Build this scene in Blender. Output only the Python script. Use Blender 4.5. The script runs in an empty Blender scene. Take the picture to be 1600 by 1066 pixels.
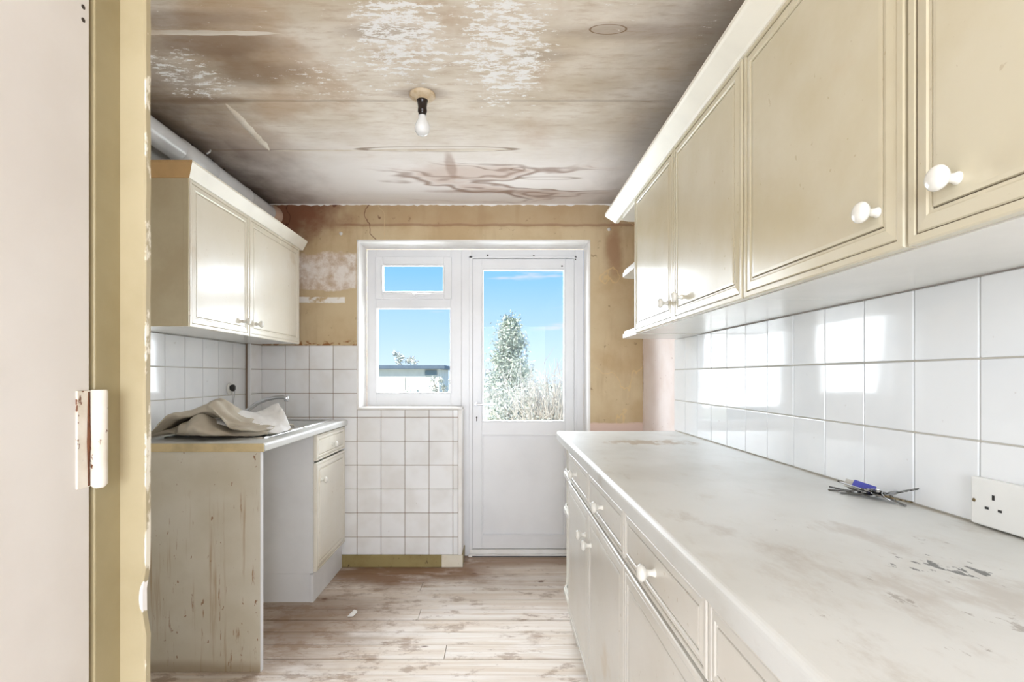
import bpy, bmesh, math, random
from mathutils import Vector, Matrix
random.seed(7)
S = bpy.context.scene
COL = S.collection
PI = math.pi
H = 1.19                       # camera height

# ------------------------------------------------------------------ camera
cam = bpy.data.cameras.new('camera'); cam.sensor_width = 36.0
cam.lens = 800 / 1600 * 36.0
cam.shift_x = (800 - 779) / 1600; cam.shift_y = (588 - 533) / 1600
cam.clip_start = 0.02; cam.clip_end = 400
co = bpy.data.objects.new('camera', cam); COL.objects.link(co)
co.location = (0, 0, H); co.rotation_euler = (PI / 2, 0, 0)
S.camera = co

# ------------------------------------------------------------------ view
S.view_settings.view_transform = 'Standard'; S.view_settings.look = 'None'
S.view_settings.gamma = 1.0; S.view_settings.use_curve_mapping = False
S.view_settings.exposure = 0.62

def C(r, g, b):
    f = lambda c: (c / 12.92 if c <= .04045 else ((c + .055) / 1.055) ** 2.4)
    return (f(r / 255), f(g / 255), f(b / 255), 1.0)

# ------------------------------------------------------------------ node expressions
class E:
    """a scalar socket with arithmetic"""
    def __init__(s, nt, k): s.nt = nt; s.k = k
    def _m(s, op, *a, clamp=False):
        n = s.nt.nodes.new('ShaderNodeMath'); n.operation = op; n.use_clamp = clamp
        for i, v in enumerate((s,) + a):
            if isinstance(v, E): s.nt.links.new(v.k, n.inputs[i])
            else: n.inputs[i].default_value = v
        return E(s.nt, n.outputs[0])
    def __add__(s, o): return s._m('ADD', o)
    __radd__ = __add__
    def __sub__(s, o): return s._m('SUBTRACT', o)
    def __rsub__(s, o): return (s * -1) + o
    def __mul__(s, o): return s._m('MULTIPLY', o)
    __rmul__ = __mul__
    def __truediv__(s, o): return s._m('DIVIDE', o)
    def abs(s): return s._m('ABSOLUTE')
    def mx(s, o): return s._m('MAXIMUM', o)
    def mn(s, o): return s._m('MINIMUM', o)
    def pw(s, o): return s._m('POWER', o)
    def ss(s, a, b):                      # smooth step from a to b (a may be > b)
        n = s.nt.nodes.new('ShaderNodeMapRange'); n.interpolation_type = 'SMOOTHSTEP'
        lo, hi = (a, b) if a < b else (b, a)
        s.nt.links.new(s.k, n.inputs[0]); n.inputs[1].default_value = lo; n.inputs[2].default_value = hi
        n.inputs[3].default_value = 0 if a < b else 1; n.inputs[4].default_value = 1 if a < b else 0
        return E(s.nt, n.outputs[0])

class G:
    """material graph helper"""
    def __init__(s, name, rough=.5, spec=.5, metal=0, coat=0):
        s.m = bpy.data.materials.new(name); s.m.use_nodes = True; s.nt = s.m.node_tree
        s.b = s.nt.nodes['Principled BSDF']
        s.b.inputs['Roughness'].default_value = rough; s.b.inputs['Metallic'].default_value = metal
        s.b.inputs['Specular IOR Level'].default_value = spec; s.b.inputs['Coat Weight'].default_value = coat
        s.b.inputs['Coat Roughness'].default_value = .06
        t = s.nt.nodes.new('ShaderNodeTexCoord')
        sp = s.nt.nodes.new('ShaderNodeSeparateXYZ'); s.nt.links.new(t.outputs['Object'], sp.inputs[0])
        s.x, s.y, s.z = [E(s.nt, sp.outputs[i]) for i in range(3)]
        s._r = None
    def rnd(s):
        if s._r is None:
            n = s.nt.nodes.new('ShaderNodeObjectInfo'); s._r = E(s.nt, n.outputs['Random'])
        return s._r
    def vec(s, x, y, z):
        n = s.nt.nodes.new('ShaderNodeCombineXYZ')
        for i, v in enumerate((x, y, z)):
            if isinstance(v, E): s.nt.links.new(v.k, n.inputs[i])
            else: n.inputs[i].default_value = v
        return n.outputs[0]
    def noise(s, scale=5, sx=1, sy=1, sz=1, detail=4, rough=.55, dist=0, off=0):
        n = s.nt.nodes.new('ShaderNodeTexNoise')
        v = s.vec(s.x * sx + off, s.y * sy + (off * .7 if not isinstance(off, E) else off), s.z * sz)
        s.nt.links.new(v, n.inputs['Vector'])
        n.inputs['Scale'].default_value = scale; n.inputs['Detail'].default_value = detail
        n.inputs['Roughness'].default_value = rough; n.inputs['Distortion'].default_value = dist
        return E(s.nt, n.outputs[0])
    def mix(s, f, a, b):
        n = s.nt.nodes.new('ShaderNodeMix'); n.data_type = 'RGBA'
        for i, v in ((0, f), (6, a), (7, b)):
            if isinstance(v, E): s.nt.links.new(v.k, n.inputs[i])
            elif hasattr(v, 'node'): s.nt.links.new(v, n.inputs[i])
            else: n.inputs[i].default_value = v
        return n.outputs[2]
    def color(s, c):
        if hasattr(c, 'node'): s.nt.links.new(c, s.b.inputs['Base Color'])
        else: s.b.inputs['Base Color'].default_value = c
        return s
    def rough(s, e): s.nt.links.new(e.k, s.b.inputs['Roughness']); return s
    def bump(s, e, strength=.3, dist=.01):
        n = s.nt.nodes.new('ShaderNodeBump'); n.inputs['Strength'].default_value = strength
        n.inputs['Distance'].default_value = dist
        s.nt.links.new(e.k, n.inputs['Height']); s.nt.links.new(n.outputs[0], s.b.inputs['Normal'])
        return s
    def box(s, x0, x1, z0, z1, soft=.01, ax='x', ay='z'):
        a, b = getattr(s, ax), getattr(s, ay)
        return a.ss(x0 - soft, x0 + soft) * a.ss(x1 + soft, x1 - soft) * b.ss(z0 - soft, z0 + soft) * b.ss(z1 + soft, z1 - soft)
    def blob(s, cx, cy, rx, ry, ax='x', ay='y', wob=None):
        a = (getattr(s, ax) - cx) / rx; b = (getattr(s, ay) - cy) / ry
        d = (a * a + b * b).pw(.5)
        if wob is not None: d = d + wob
        return d

# ------------------------------------------------------------------ world
W = bpy.data.worlds.new('sky'); S.world = W; W.use_nodes = True
nt = W.node_tree; nt.nodes.clear()
tc = nt.nodes.new('ShaderNodeTexCoord'); sp = nt.nodes.new('ShaderNodeSeparateXYZ')
nt.links.new(tc.outputs['Generated'], sp.inputs[0])
gx, gy, gz = [E(nt, sp.outputs[i]) for i in range(3)]
ramp = nt.nodes.new('ShaderNodeValToRGB'); nt.links.new((gz * 1.0).k, ramp.inputs[0])
r = ramp.color_ramp; r.elements[0].position = 0.0; r.elements[0].color = C(212, 232, 255)
r.elements[1].position = .45; r.elements[1].color = C(112, 176, 248)
e = r.elements.new(.08); e.color = C(184, 216, 255)
e = r.elements.new(.20); e.color = C(136, 194, 253)
nz = nt.nodes.new('ShaderNodeTexNoise'); nz.inputs['Scale'].default_value = 5.0; nz.inputs['Detail'].default_value = 5
cv = nt.nodes.new('ShaderNodeCombineXYZ')
nt.links.new(gx.k, cv.inputs[0]); nt.links.new(gy.k, cv.inputs[1]); nt.links.new((gz * 7).k, cv.inputs[2])
nt.links.new(cv.outputs[0], nz.inputs['Vector'])
cl = E(nt, nz.outputs[0]).ss(.60, .74) * .8
mx = nt.nodes.new('ShaderNodeMix'); mx.data_type = 'RGBA'
nt.links.new(cl.k, mx.inputs[0]); nt.links.new(ramp.outputs[0], mx.inputs[6]); mx.inputs[7].default_value = C(236, 226, 244)
bg = nt.nodes.new('ShaderNodeBackground'); nt.links.new(mx.outputs[2], bg.inputs[0]); bg.inputs[1].default_value = 0.84
wo = nt.nodes.new('ShaderNodeOutputWorld'); nt.links.new(bg.outputs[0], wo.inputs[0])

# ------------------------------------------------------------------ lights
def light(name, kind, loc, direction, energy, color=(1, 1, 1), size=(1, 1)):
    l = bpy.data.lights.new(name, kind); l.energy = energy; l.color = color[:3]
    if kind == 'AREA': l.shape = 'RECTANGLE'; l.size, l.size_y = size
    o = bpy.data.objects.new(name, l); COL.objects.link(o); o.location = loc
    o.rotation_euler = Vector(direction).to_track_quat('-Z', 'Y').to_euler()
    return o
sun = light('sun', 'SUN', (0, -5, 9), (.42, .75, -.85), 4.5, C(255, 248, 236)); sun.data.angle = .02
light('window_daylight', 'AREA', (-.15, 3.95, 1.75), (0, -1, -.08), 62, C(246, 249, 255), (2.0, 1.6))
light('open_sky_daylight', 'AREA', (-.15, 5.0, 3.7), (0, -.85, -.72), 190, C(246, 249, 255), (3.6, 2.2))
light('added_side_fill', 'AREA', (-1.50, -1.45, 1.40), (1, .25, 0), 14, C(252, 251, 250), (1.9, 1.4))  # added fill lamp behind the viewer, at an invented side window
light('added_rear_fill', 'AREA', (.0, -2.50, 1.35), (-.06, 1, .10), 66, C(238, 245, 255), (1.7, 1.5))  # added frontal fill, unseen, placed at an invented rear window

# ------------------------------------------------------------------ mesh helpers
class MB:
    def __init__(s): s.v = []; s.f = []; s.sm = []; s.mi = []
    def add(s, vs, fs, smooth=False, mi=0):
        o = len(s.v); s.v += [tuple(v) for v in vs]
        for f in fs: s.f.append([i + o for i in f]); s.sm.append(smooth); s.mi.append(mi)
        return s
    def box(s, x0, x1, y0, y1, z0, z1, b=0.0, mi=0):
        x0, x1 = min(x0, x1), max(x0, x1); y0, y1 = min(y0, y1), max(y0, y1); z0, z1 = min(z0, z1), max(z0, z1)
        if not b:
            vs = [(x, y, z) for z in (z0, z1) for y in (y0, y1) for x in (x0, x1)]
            fs = [(0, 2, 3, 1), (4, 5, 7, 6), (0, 1, 5, 4), (2, 6, 7, 3), (0, 4, 6, 2), (1, 3, 7, 5)]
            return s.add(vs, fs, mi=mi)
        bm = bmesh.new(); bmesh.ops.create_cube(bm, size=1)
        for v in bm.verts:
            v.co = ((x0 + x1) / 2 + v.co.x * (x1 - x0), (y0 + y1) / 2 + v.co.y * (y1 - y0), (z0 + z1) / 2 + v.co.z * (z1 - z0))
        bmesh.ops.bevel(bm, geom=bm.edges[:], offset=b, segments=2, affect='EDGES', profile=.5)
        bm.verts.index_update()
        s.add([v.co[:] for v in bm.verts], [[v.index for v in f.verts] for f in bm.faces], mi=mi); bm.free()
        return s
    def rings(s, rings, closed=True, smooth=True, cap=True, mi=0):
        """loft a list of equally long point rings"""
        n = len(rings[0]); vs = [p for r_ in rings for p in r_]; fs = []
        for i in range(len(rings) - 1):
            for j in range(n if closed else n - 1):
                k = (j + 1) % n
                fs.append((i * n + j, i * n + k, (i + 1) * n + k, (i + 1) * n + j))
        s.add(vs, fs, smooth, mi)
        if cap and closed:
            s.add(rings[0], [list(range(n))[::-1]], False, mi); s.add(rings[-1], [list(range(n))], False, mi)
        return s
    def lathe(s, prof, p=(0, 0, 0), axis=(0, 0, 1), n=20, smooth=True, mi=0):
        q = Vector((0, 0, 1)).rotation_difference(Vector(axis).normalized()); p = Vector(p)
        return s.rings([[tuple(p + q @ Vector((r_ * math.cos(2 * PI * j / n), r_ * math.sin(2 * PI * j / n), z))) for j in range(n)] for r_, z in prof], smooth=smooth, mi=mi)
    def tube(s, pts, rad, n=10, mi=0):
        pts = [Vector(p) for p in pts]; rr = rad if isinstance(rad, (list, tuple)) else [rad] * len(pts)
        rs = []; up = Vector((0, 0, 1))
        for i, p in enumerate(pts):
            d = (pts[min(i + 1, len(pts) - 1)] - pts[max(i - 1, 0)]).normalized()
            a = d.cross(up)
            if a.length < 1e-3: a = d.cross(Vector((1, 0, 0)))
            a.normalize(); b = d.cross(a)
            rs.append([tuple(p + rr[i] * (math.cos(2 * PI * j / n) * a + math.sin(2 * PI * j / n) * b)) for j in range(n)])
        return s.rings(rs, mi=mi)
    def prism(s, poly, y0, y1, axis='y', smooth=False, mi=0):
        """polygon in the plane across `axis`, extruded along it; poly given as (a,b)"""
        f = {'y': lambda a, b, t: (a, t, b), 'x': lambda a, b, t: (t, a, b), 'z': lambda a, b, t: (a, b, t)}[axis]
        return s.rings([[f(a, b, y0) for a, b in poly], [f(a, b, y1) for a, b in poly]], smooth=smooth, mi=mi)
    def mesh(s, name, mats):
        me = bpy.data.meshes.new(name); me.from_pydata(s.v, [], s.f)
        me.polygons.foreach_set('use_smooth', s.sm); me.polygons.foreach_set('material_index', s.mi)
        bm = bmesh.new(); bm.from_mesh(me); bmesh.ops.recalc_face_normals(bm, faces=bm.faces[:]); bm.to_mesh(me); bm.free()
        for m in (mats if isinstance(mats, (list, tuple)) else [mats]): me.materials.append(m)
        me.update(); return me
    def build(s, name, mats, parent=None, loc=None):
        o = bpy.data.objects.new(name, s.mesh(name, mats)); COL.objects.link(o)
        place(o, parent, loc); return o

BASE = {}
def place(o, parent, loc=None):
    o.parent = parent
    l = Vector(loc) if loc is not None else Vector((0, 0, 0))
    if parent is not None and parent.type == 'EMPTY': l = l - Vector(parent.location)
    o.location = l
def tag(o, label, cat, group=None, kind=None):
    if label: o['label'] = label
    if cat: o['category'] = cat
    if group: o['group'] = group
    if kind: o['kind'] = kind
    return o
def struct(o, label=None, cat=None): return tag(o, label, cat, None, 'structure')
def thing(name, loc, label, cat, group=None):
    o = bpy.data.objects.new(name, None); COL.objects.link(o); o.location = loc; o.empty_display_size = .05
    return tag(o, label, cat, group)
def inst(name, me, parent, loc, rot=None, scale=None):
    o = bpy.data.objects.new(name, me); COL.objects.link(o); place(o, parent, loc)
    if rot: o.rotation_euler = rot
    if scale: o.scale = scale
    return o

# ------------------------------------------------------------------ materials
def m_plain(name, c, rough=.5, var=.06, scale=6, spec=.5, metal=0, coat=0, bump=0):
    g = G(name, rough, spec, metal, coat)
    n = g.noise(scale, detail=5)
    c2 = tuple(max(0, v * (1 - var * 2.2)) for v in c[:3]) + (1,)
    g.color(g.mix(n.ss(.35, .75), c, c2))
    if bump: g.bump(g.noise(scale * 14, detail=3), bump, .002)
    return g.m

def m_ceiling():
    g = G('ceiling_old_paint', .8, .25)
    wob = (g.noise(7, detail=5) - .5) * .9
    str_ = g.noise(2.2, sx=.6, sy=1.5, detail=6, rough=.62, dist=.3)
    fine = g.noise(26, sx=.35, sy=1.6, detail=6, rough=.7)
    c = g.mix(str_.ss(.34, .66), C(212, 198, 176), C(240, 232, 220))
    c = g.mix(fine.ss(.46, .76) * .55, c, C(182, 154, 122))
    c = g.mix(g.noise(1.7, detail=6, rough=.6, off=3).ss(.50, .64) * .55, c, C(188, 156, 118))
    # fresher white paint near the window wall, with window light painted in
    c = g.mix((g.y + wob * .35).ss(2.0, 2.75) * .92, c, C(246, 241, 238))
    # brown damp along the left wall, grey stain along the right, shade painted into both
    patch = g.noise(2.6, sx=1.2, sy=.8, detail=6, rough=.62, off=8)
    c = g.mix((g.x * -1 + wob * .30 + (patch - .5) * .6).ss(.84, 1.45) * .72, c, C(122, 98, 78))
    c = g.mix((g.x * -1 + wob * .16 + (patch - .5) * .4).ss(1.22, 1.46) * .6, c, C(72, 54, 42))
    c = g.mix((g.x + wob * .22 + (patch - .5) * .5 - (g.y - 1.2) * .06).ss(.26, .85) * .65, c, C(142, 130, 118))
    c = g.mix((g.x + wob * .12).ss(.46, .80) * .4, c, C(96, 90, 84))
    # brown damp patches on the left
    for cx, cy, rx, ry, a in ((-.92, 1.66, .30, .09, .8), (-.86, 1.80, .22, .13, .75), (-1.15, 2.0, .26, .03, .7), (-1.0, 1.54, .34, .05, .6),
                              (-.36, 1.6, .18, .05, .45), (-.30, 1.95, .13, .05, .7), (.42, 1.60, .3, .05, .5), (.15, 1.72, .12, .04, .4)):
        c = g.mix(g.blob(cx, cy, rx, ry, wob=wob * .9).ss(1.15, .35) * a * .8, c, C(128, 102, 80))
    c = g.mix(g.blob(-.95, 1.602, .33, .016, wob=wob * .35).ss(1.1, .5) * .8, c, C(205, 186, 160))
    # tide marks of leaks by the window wall: contour lines of a slow noise
    leak = g.noise(1.9, sx=.8, sy=1.9, detail=3, rough=.42, off=5.3)
    reg = g.blob(-.02, 2.86, .78, .32, wob=wob * .5).ss(1.1, .6)
    c = g.mix((leak - .5).ss(.0, .05) * reg * .42, c, C(186, 150, 124))
    c = g.mix((leak - .5).abs().ss(.030, .002) * reg * .75, c, C(140, 106, 84))
    c = g.mix((leak - .57).abs().ss(.022, .002) * reg * .6, c, C(146, 112, 92))
    d = g.blob(-.02, 2.98, .46, .035, wob=wob * 1.0)
    c = g.mix(d.ss(1.2, .3) * .5, c, C(160, 128, 106))
    # vertical run from the joint to the leak
    c = g.mix(g.blob(-.245, 2.62, .03, .19, wob=wob * .8).ss(1.2, .5) * .5, c, C(160, 126, 104))
    # ring stains
    for cx, cy, rx, ry, w, a in ((.339, 1.588, .056, .022, .09, .85), (-.29, 2.425, .36, .028, .13, .75), (.1, 2.66, .035, .02, .3, .45), (.27, 2.78, .16, .02, .25, .55)):
        d = g.blob(cx, cy, rx, ry, wob=wob * .16)
        c = g.mix((d - 1).abs().ss(w, w * .25) * a, c, C(128, 98, 66))
    # joint lines of the boards
    for y0, a in ((2.435, .4), (2.0, .3)):
        c = g.mix((g.y - y0 + wob * .012).abs().ss(.012, .002) * a * g.noise(1.5, sy=.1, off=y0).ss(.44, .62), c, C(118, 92, 70))
    # flecks of white gloss left after scraping
    fl = g.noise(30, sx=.55, sy=1.5, detail=7, rough=.78, off=1.7)
    regs = g.blob(-.31, 1.62, .24, .36, wob=wob * .9).ss(1.25, .3).mx(g.blob(.02, 1.72, .24, .46, wob=wob * .9).ss(1.25, .3))
    regs = regs.mx(g.blob(-.55, 1.85, .5, .25, wob=wob).ss(1.2, .3) * .62).mx(g.blob(-1.1, 1.83, .2, .22, wob=wob).ss(1.2, .4) * .8)
    regs = regs.mx(g.y.ss(2.9, 1.2) * .4)
    c = g.mix((fl + regs * .25).ss(.71, .77), c, C(252, 251, 249))
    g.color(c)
    ridge = (g.y - 2.435).abs().ss(.02, .0) * .5 + (g.y - 2.0).abs().ss(.016, 0) * .4
    dg = ((g.x + 1.115) * .55 - (g.y - 2.18) * .84)
    g.bump(fine * .6 + fl * .5 + str_ * .6 + ridge * .8, .35, .006)
    return g.m

def m_wall_back():
    g = G('aged_brown_wallpaper', .75, .3)
    n = g.noise(3, detail=6, rough=.6); f = g.noise(22, detail=5, rough=.65); v = g.noise(9, sx=1.4, sz=.25, detail=4)
    wob = (g.noise(9, detail=5) - .5)
    c = g.mix(n.ss(.35, .68), C(212, 192, 156), C(197, 171, 132))
    c = g.mix(v.ss(.5, .75) * .5, c, C(182, 154, 118))
    c = g.mix((g.z + wob * .06).ss(2.10, 2.15) * .45, c, C(168, 138, 104))
    c = g.mix((g.z - 2.135 + wob * .02).abs().ss(.012, .003) * .5 * g.x.ss(-1.05, -.95), c, C(138, 92, 70))
    # bare plaster band left of the window
    pl = g.noise(14, detail=6, rough=.7, off=2)
    band = g.x.ss(-.88, -.9) * (g.z + wob * .08).ss(1.722, 1.738) * (g.z + wob * .13).ss(1.968, 1.945)
    plc = g.mix(pl.ss(.35, .65), C(205, 182, 158), C(240, 232, 224))
    c = g.mix(band * pl.ss(.26, .42), c, plc)
    strip = g.x.ss(-.955, -.965) * (g.z + wob * .02).ss(1.645, 1.652) * (g.z + wob * .02).ss(1.688, 1.68)
    c = g.mix(strip * g.noise(16, off=4).ss(.38, .5), c, C(242, 238, 232))
    # rust brown damp at the top left corner and its cracks
    d = g.blob(-1.35, 2.2, .42, .2, ay='z', wob=wob * 1.1)
    c = g.mix(d.ss(1.2, .35) * .85, c, C(128, 74, 52))
    ck = g.noise(2.6, sx=1.3, sz=.8, detail=4, off=6, rough=.45)
    c = g.mix((ck - .5).abs().ss(.007, .001) * g.blob(-1.05, 2.1, .5, .3, ay='z').ss(1.2, .7) * .85, c, C(104, 60, 44))
    c = g.mix((ck - .56).abs().ss(.005, .001) * g.blob(-1.05, 2.05, .5, .35, ay='z').ss(1.2, .7) * .6, c, C(216, 190, 150))
    # damp and cracks right of the door
    c = g.mix(g.blob(.72, 1.98, .07, .2, ay='z', wob=wob).ss(1.2, .3) * .6, c, C(138, 84, 52))
    c = g.mix((g.noise(3, sz=.7, detail=4, rough=.45, off=9) - .5).abs().ss(.006, .001) * g.x.ss(.57, .62) * .5, c, C(226, 196, 140))
    c = g.mix((f - .5).ss(.14, .22) * .5, c, C(118, 84, 54))
    # torn edges of the paper above the tiles and at the bottom on the right
    c = g.mix((g.z + wob * .06).ss(1.415, 1.395) * g.x.ss(-.8, -.9) * g.noise(20, sz=2).ss(.5, .58) * .9, c, C(146, 92, 46))
    c = g.mix((g.z + wob * .03).ss(.905, .89), c, C(226, 200, 186))
    c = g.mix((g.z + wob * .03).ss(2.262, 2.266) * .8, c, C(240, 234, 228))
    g.color(c); g.bump(f * .5 + pl * .4 + ck * .3, .3, .004)
    return g.m

def m_pink():
    g = G('pink_plaster', .8, .3)
    n = g.noise(5, detail=6); f = g.noise(30, detail=4)
    c = g.mix(n.ss(.35, .7), C(250, 238, 233), C(242, 226, 218))
    c = g.mix((f - .5).ss(.18, .24), c, C(150, 96, 78))
    c = g.mix(g.y.ss(3.17, 3.2) * g.noise(12, sy=.4).ss(.4, .6), c, C(150, 120, 78))
    g.color(c).bump(f, .2, .003); return g.m

def m_tile(name, c, c2):
    g = G(name, .07, .5)
    n = g.noise(5, detail=3, off=g.rnd() * 40)
    cc = g.mix(n.ss(.4, .75), c, c2)
    cc = g.mix((g.noise(40, detail=3, off=g.rnd() * 31) - .5).ss(.22, .28) * .3, cc, C(176, 160, 146))
    g.color(cc); g.bump(g.noise(9, detail=1, off=g.rnd() * 17), .10, .004)
    return g.m

def m_floor():
    g = G('worn_floorboards', .62, .3)
    o = g.rnd() * 30
    gr = g.noise(6, sx=.22, sy=3.5, detail=7, rough=.65, dist=.5, off=o)
    fi = g.noise(34, sx=.09, sy=2.5, detail=5, rough=.6, off=o)
    c = g.mix(gr.ss(.35, .66), C(242, 236, 229), C(220, 206, 190))
    c = g.mix(fi.ss(.54, .75) * .5, c, C(176, 148, 126))
    c = g.mix(g.rnd() * .25, c, C(222, 202, 180))
    g_ = g.noise(2.4, detail=6, rough=.6, off=4)
    # damp-dark timber by the skirting and along the sink unit
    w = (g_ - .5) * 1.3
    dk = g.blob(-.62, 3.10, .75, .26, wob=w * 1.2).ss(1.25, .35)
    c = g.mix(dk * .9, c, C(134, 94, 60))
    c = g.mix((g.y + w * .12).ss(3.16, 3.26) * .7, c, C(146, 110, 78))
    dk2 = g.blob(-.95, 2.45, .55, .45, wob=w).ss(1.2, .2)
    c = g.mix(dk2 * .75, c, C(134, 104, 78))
    c = g.mix(g.noise(5, sx=.5, detail=7, rough=.7, off=11).ss(.57, .68) * .6, c, C(150, 120, 94))
    wh = g.noise(3.2, sx=.6, sy=1.5, detail=6, rough=.65, off=21)
    c = g.mix(wh.ss(.52, .68) * .6, c, C(245, 238, 232))
    mot = g.noise(9, sx=.7, sy=1.3, detail=7, rough=.72, off=33)
    c = g.mix((mot + (g.x * -1).ss(-.3, .9) * .06).ss(.55, .66) * .6, c, C(150, 122, 98))
    kn = g.nt.nodes.new('ShaderNodeTexVoronoi'); kn.feature = 'F1'
    g.nt.links.new(g.vec(g.x * 2.2 + o, g.y * 5, g.z), kn.inputs['Vector']); kn.inputs['Scale'].default_value = 1.6
    c = g.mix(E(g.nt, kn.outputs['Distance']).ss(.085, .03) * .8, c, C(104, 70, 48))
    g.color(c).bump(gr * .5 + fi * .7, .35, .003); return g.m

def m_worktop():
    g = G('stained_worktop_laminate', .32, .5)
    n = g.noise(3, detail=5); f = g.noise(13, sx=1.1, sy=.55, detail=7, rough=.7)
    sm = g.noise(5, sx=1.2, sy=.6, detail=7, rough=.68, off=3)
    c = g.mix(n.ss(.35, .7), C(226, 227, 224), C(214, 214, 209))
    c = g.mix(f.ss(.53, .75) * .3, c, C(198, 190, 176))
    near = g.blob(.60, .70, .34, .36, wob=(n - .5) * 1.2).ss(1.3, .2)
    c = g.mix((sm + near * .12).ss(.58, .72) * .45, c, C(174, 162, 146))
    c = g.mix((g.noise(24, sx=1.2, sy=.6, detail=6, rough=.7, off=9) + near * .12).ss(.71, .78) * .6, c, C(130, 118, 104))
    far = g.blob(.62, 2.12, .24, .12, wob=(n - .5)).ss(1.2, .3)
    c = g.mix((f + far * .16).ss(.58, .68) * far * .7, c, C(172, 150, 120))
    blk = g.blob(.635, .735, .04, .03, wob=(g.noise(50, sx=1.4, sy=.6, detail=4) - .5) * 9).ss(.6, .3)
    c = g.mix(blk * .85, c, C(70, 72, 70))
    c = g.mix((g.x + (f - .5) * .03).ss(.87, .895) * .6, c, C(176, 160, 132))
    g.color(c); g.rough(.28 + f * .2); return g.m

def m_cream(name, top, low, zsplit=None, rough=.2):
    g = G(name, rough, .5, coat=.25); g.b.inputs['Coat Roughness'].default_value = .16
    n = g.noise(2.2, detail=6, rough=.6); f = g.noise(60, detail=2); s = g.noise(4.5, sy=.8, detail=5, off=6)
    c = g.mix(n.ss(.35, .7), top, low)
    c = g.mix(s.ss(.60, .76) * .45, c, C(204, 180, 140))
    c = g.mix((f - .5).ss(.2, .25) * .3, c, C(160, 134, 90))
    g.color(c); g.rough(rough + n * .10); return g.m

def m_streak():
    g = G('rust_streaked_panel', .5, .4)
    n = g.noise(3, detail=5); st = g.noise(9, sx=3.4, sz=.14, detail=5, rough=.6, off=2); st2 = g.noise(15, sx=3, sz=.3, detail=5, rough=.7, off=8)
    sp_ = g.noise(34, sx=1.1, sz=.6, detail=3, rough=.6, off=5)
    c = g.mix(n.ss(.35, .7), C(216, 210, 194), C(203, 195, 174))
    zz = g.z.ss(.78, .60)
    c = g.mix(st.ss(.56, .68) * zz * .6, c, C(170, 138, 94))
    c = g.mix(st2.ss(.61, .67) * zz * .8, c, C(150, 104, 56))
    c = g.mix(sp_.ss(.655, .70) * .85, c, C(140, 92, 48))
    c = g.mix(g.blob(-1.48, .86, .05, .03, ay='z', wob=(n - .5)).ss(1.1, .4) * .7, c, C(196, 150, 70))
    c = g.mix((g.z + (n - .5) * .12).ss(.06, .02) * .5, c, C(146, 120, 80))
    g.color(c); return g.m

def m_paint(name, c, c2, chip, amt=.72, rough=.4, sc=6):
    g = G(name, rough, .4)
    n = g.noise(sc, detail=6, rough=.6); f = g.noise(sc * 5, sz=.5, detail=5, rough=.65, off=4)
    k = g.mix(n.ss(.35, .7), c, c2)
    k = g.mix((f + (n - .5) * .4).ss(amt, amt + .04), k, chip)
    g.color(k).bump(n * .6 + f * .2, .15, .003); return g.m

def m_glass():
    m = bpy.data.materials.new('window_glass'); m.use_nodes = True; nt = m.node_tree; nt.nodes.clear()
    t = nt.nodes.new('ShaderNodeBsdfTransparent'); t.inputs[0].default_value = (.97, .985, .98, 1)
    gl = nt.nodes.new('ShaderNodeBsdfGlossy'); gl.inputs['Roughness'].default_value = .01
    fr = nt.nodes.new('ShaderNodeFresnel'); fr.inputs[0].default_value = 1.15
    x = nt.nodes.new('ShaderNodeMixShader'); o = nt.nodes.new('ShaderNodeOutputMaterial')
    nt.links.new(fr.outputs[0], x.inputs[0]); nt.links.new(t.outputs[0], x.inputs[1]); nt.links.new(gl.outputs[0], x.inputs[2])
    nt.links.new(x.outputs[0], o.inputs[0]); return m

M = {}
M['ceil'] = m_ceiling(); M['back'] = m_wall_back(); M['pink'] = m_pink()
M['tileR'] = m_tile('white_gloss_tile', C(244, 245, 245), C(237, 239, 240))
M['tileB'] = m_tile('white_dull_tile', C(246, 246, 246), C(236, 234, 231))
M['groutR'] = m_plain('grout_pale', C(206, 200, 188), .9)
M['groutB'] = m_plain('grout_brown', C(172, 152, 134), .9, .12)
M['floor'] = m_floor(); M['sub'] = m_plain('dark_subfloor', C(44, 32, 24), .9)
M['top'] = m_worktop()
M['cream'] = m_cream('aged_cream_door', C(216, 208, 184), C(204, 192, 160))
M['creamL'] = m_cream('pale_cream_door', C(244, 240, 228), C(237, 231, 214))
M['base'] = m_cream('pale_base_door', C(230, 227, 219), C(222, 217, 206), rough=.3)
M['grime'] = m_plain('grimy_groove', C(112, 98, 74), .7, .2, 9)
M['grimel'] = m_plain('faint_grimy_groove', C(196, 184, 156), .7, .15, 9)
M['tan'] = m_paint('tan_side_panel', C(208, 196, 164), C(198, 183, 150), C(130, 104, 74), .80)
M['carcass'] = m_plain('white_melamine', C(238, 235, 226), .18, .04, 4)
M['whitecab'] = m_plain('white_cabinet_board', C(236, 237, 238), .4, .04, 4)
M['cornice'] = m_plain('white_cornice_paint', C(246, 242, 228), .35, .04, 5)
M['orange'] = m_plain('yellowed_cornice_end', C(210, 172, 118), .45, .1, 5)
M['streak'] = m_streak()
M['upvc'] = m_plain('white_upvc', C(242, 242, 243), .28, .03, 3)
M['reveal'] = m_paint('white_reveal_paint', C(248, 246, 243), C(238, 234, 228), C(196, 178, 156), .80, .45)
M['skirt'] = m_paint('olive_skirting_paint', C(158, 142, 94), C(142, 124, 78), C(84, 62, 40), .62, .5, 8)
M['skirtw'] = m_paint('chipped_white_paint', C(232, 224, 206), C(218, 204, 178), C(96, 70, 48), .62, .5, 8)
M['jamb'] = m_paint('mustard_frame_paint', C(164, 152, 118), C(152, 139, 104), C(104, 84, 58), .78, .45, 4)
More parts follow.
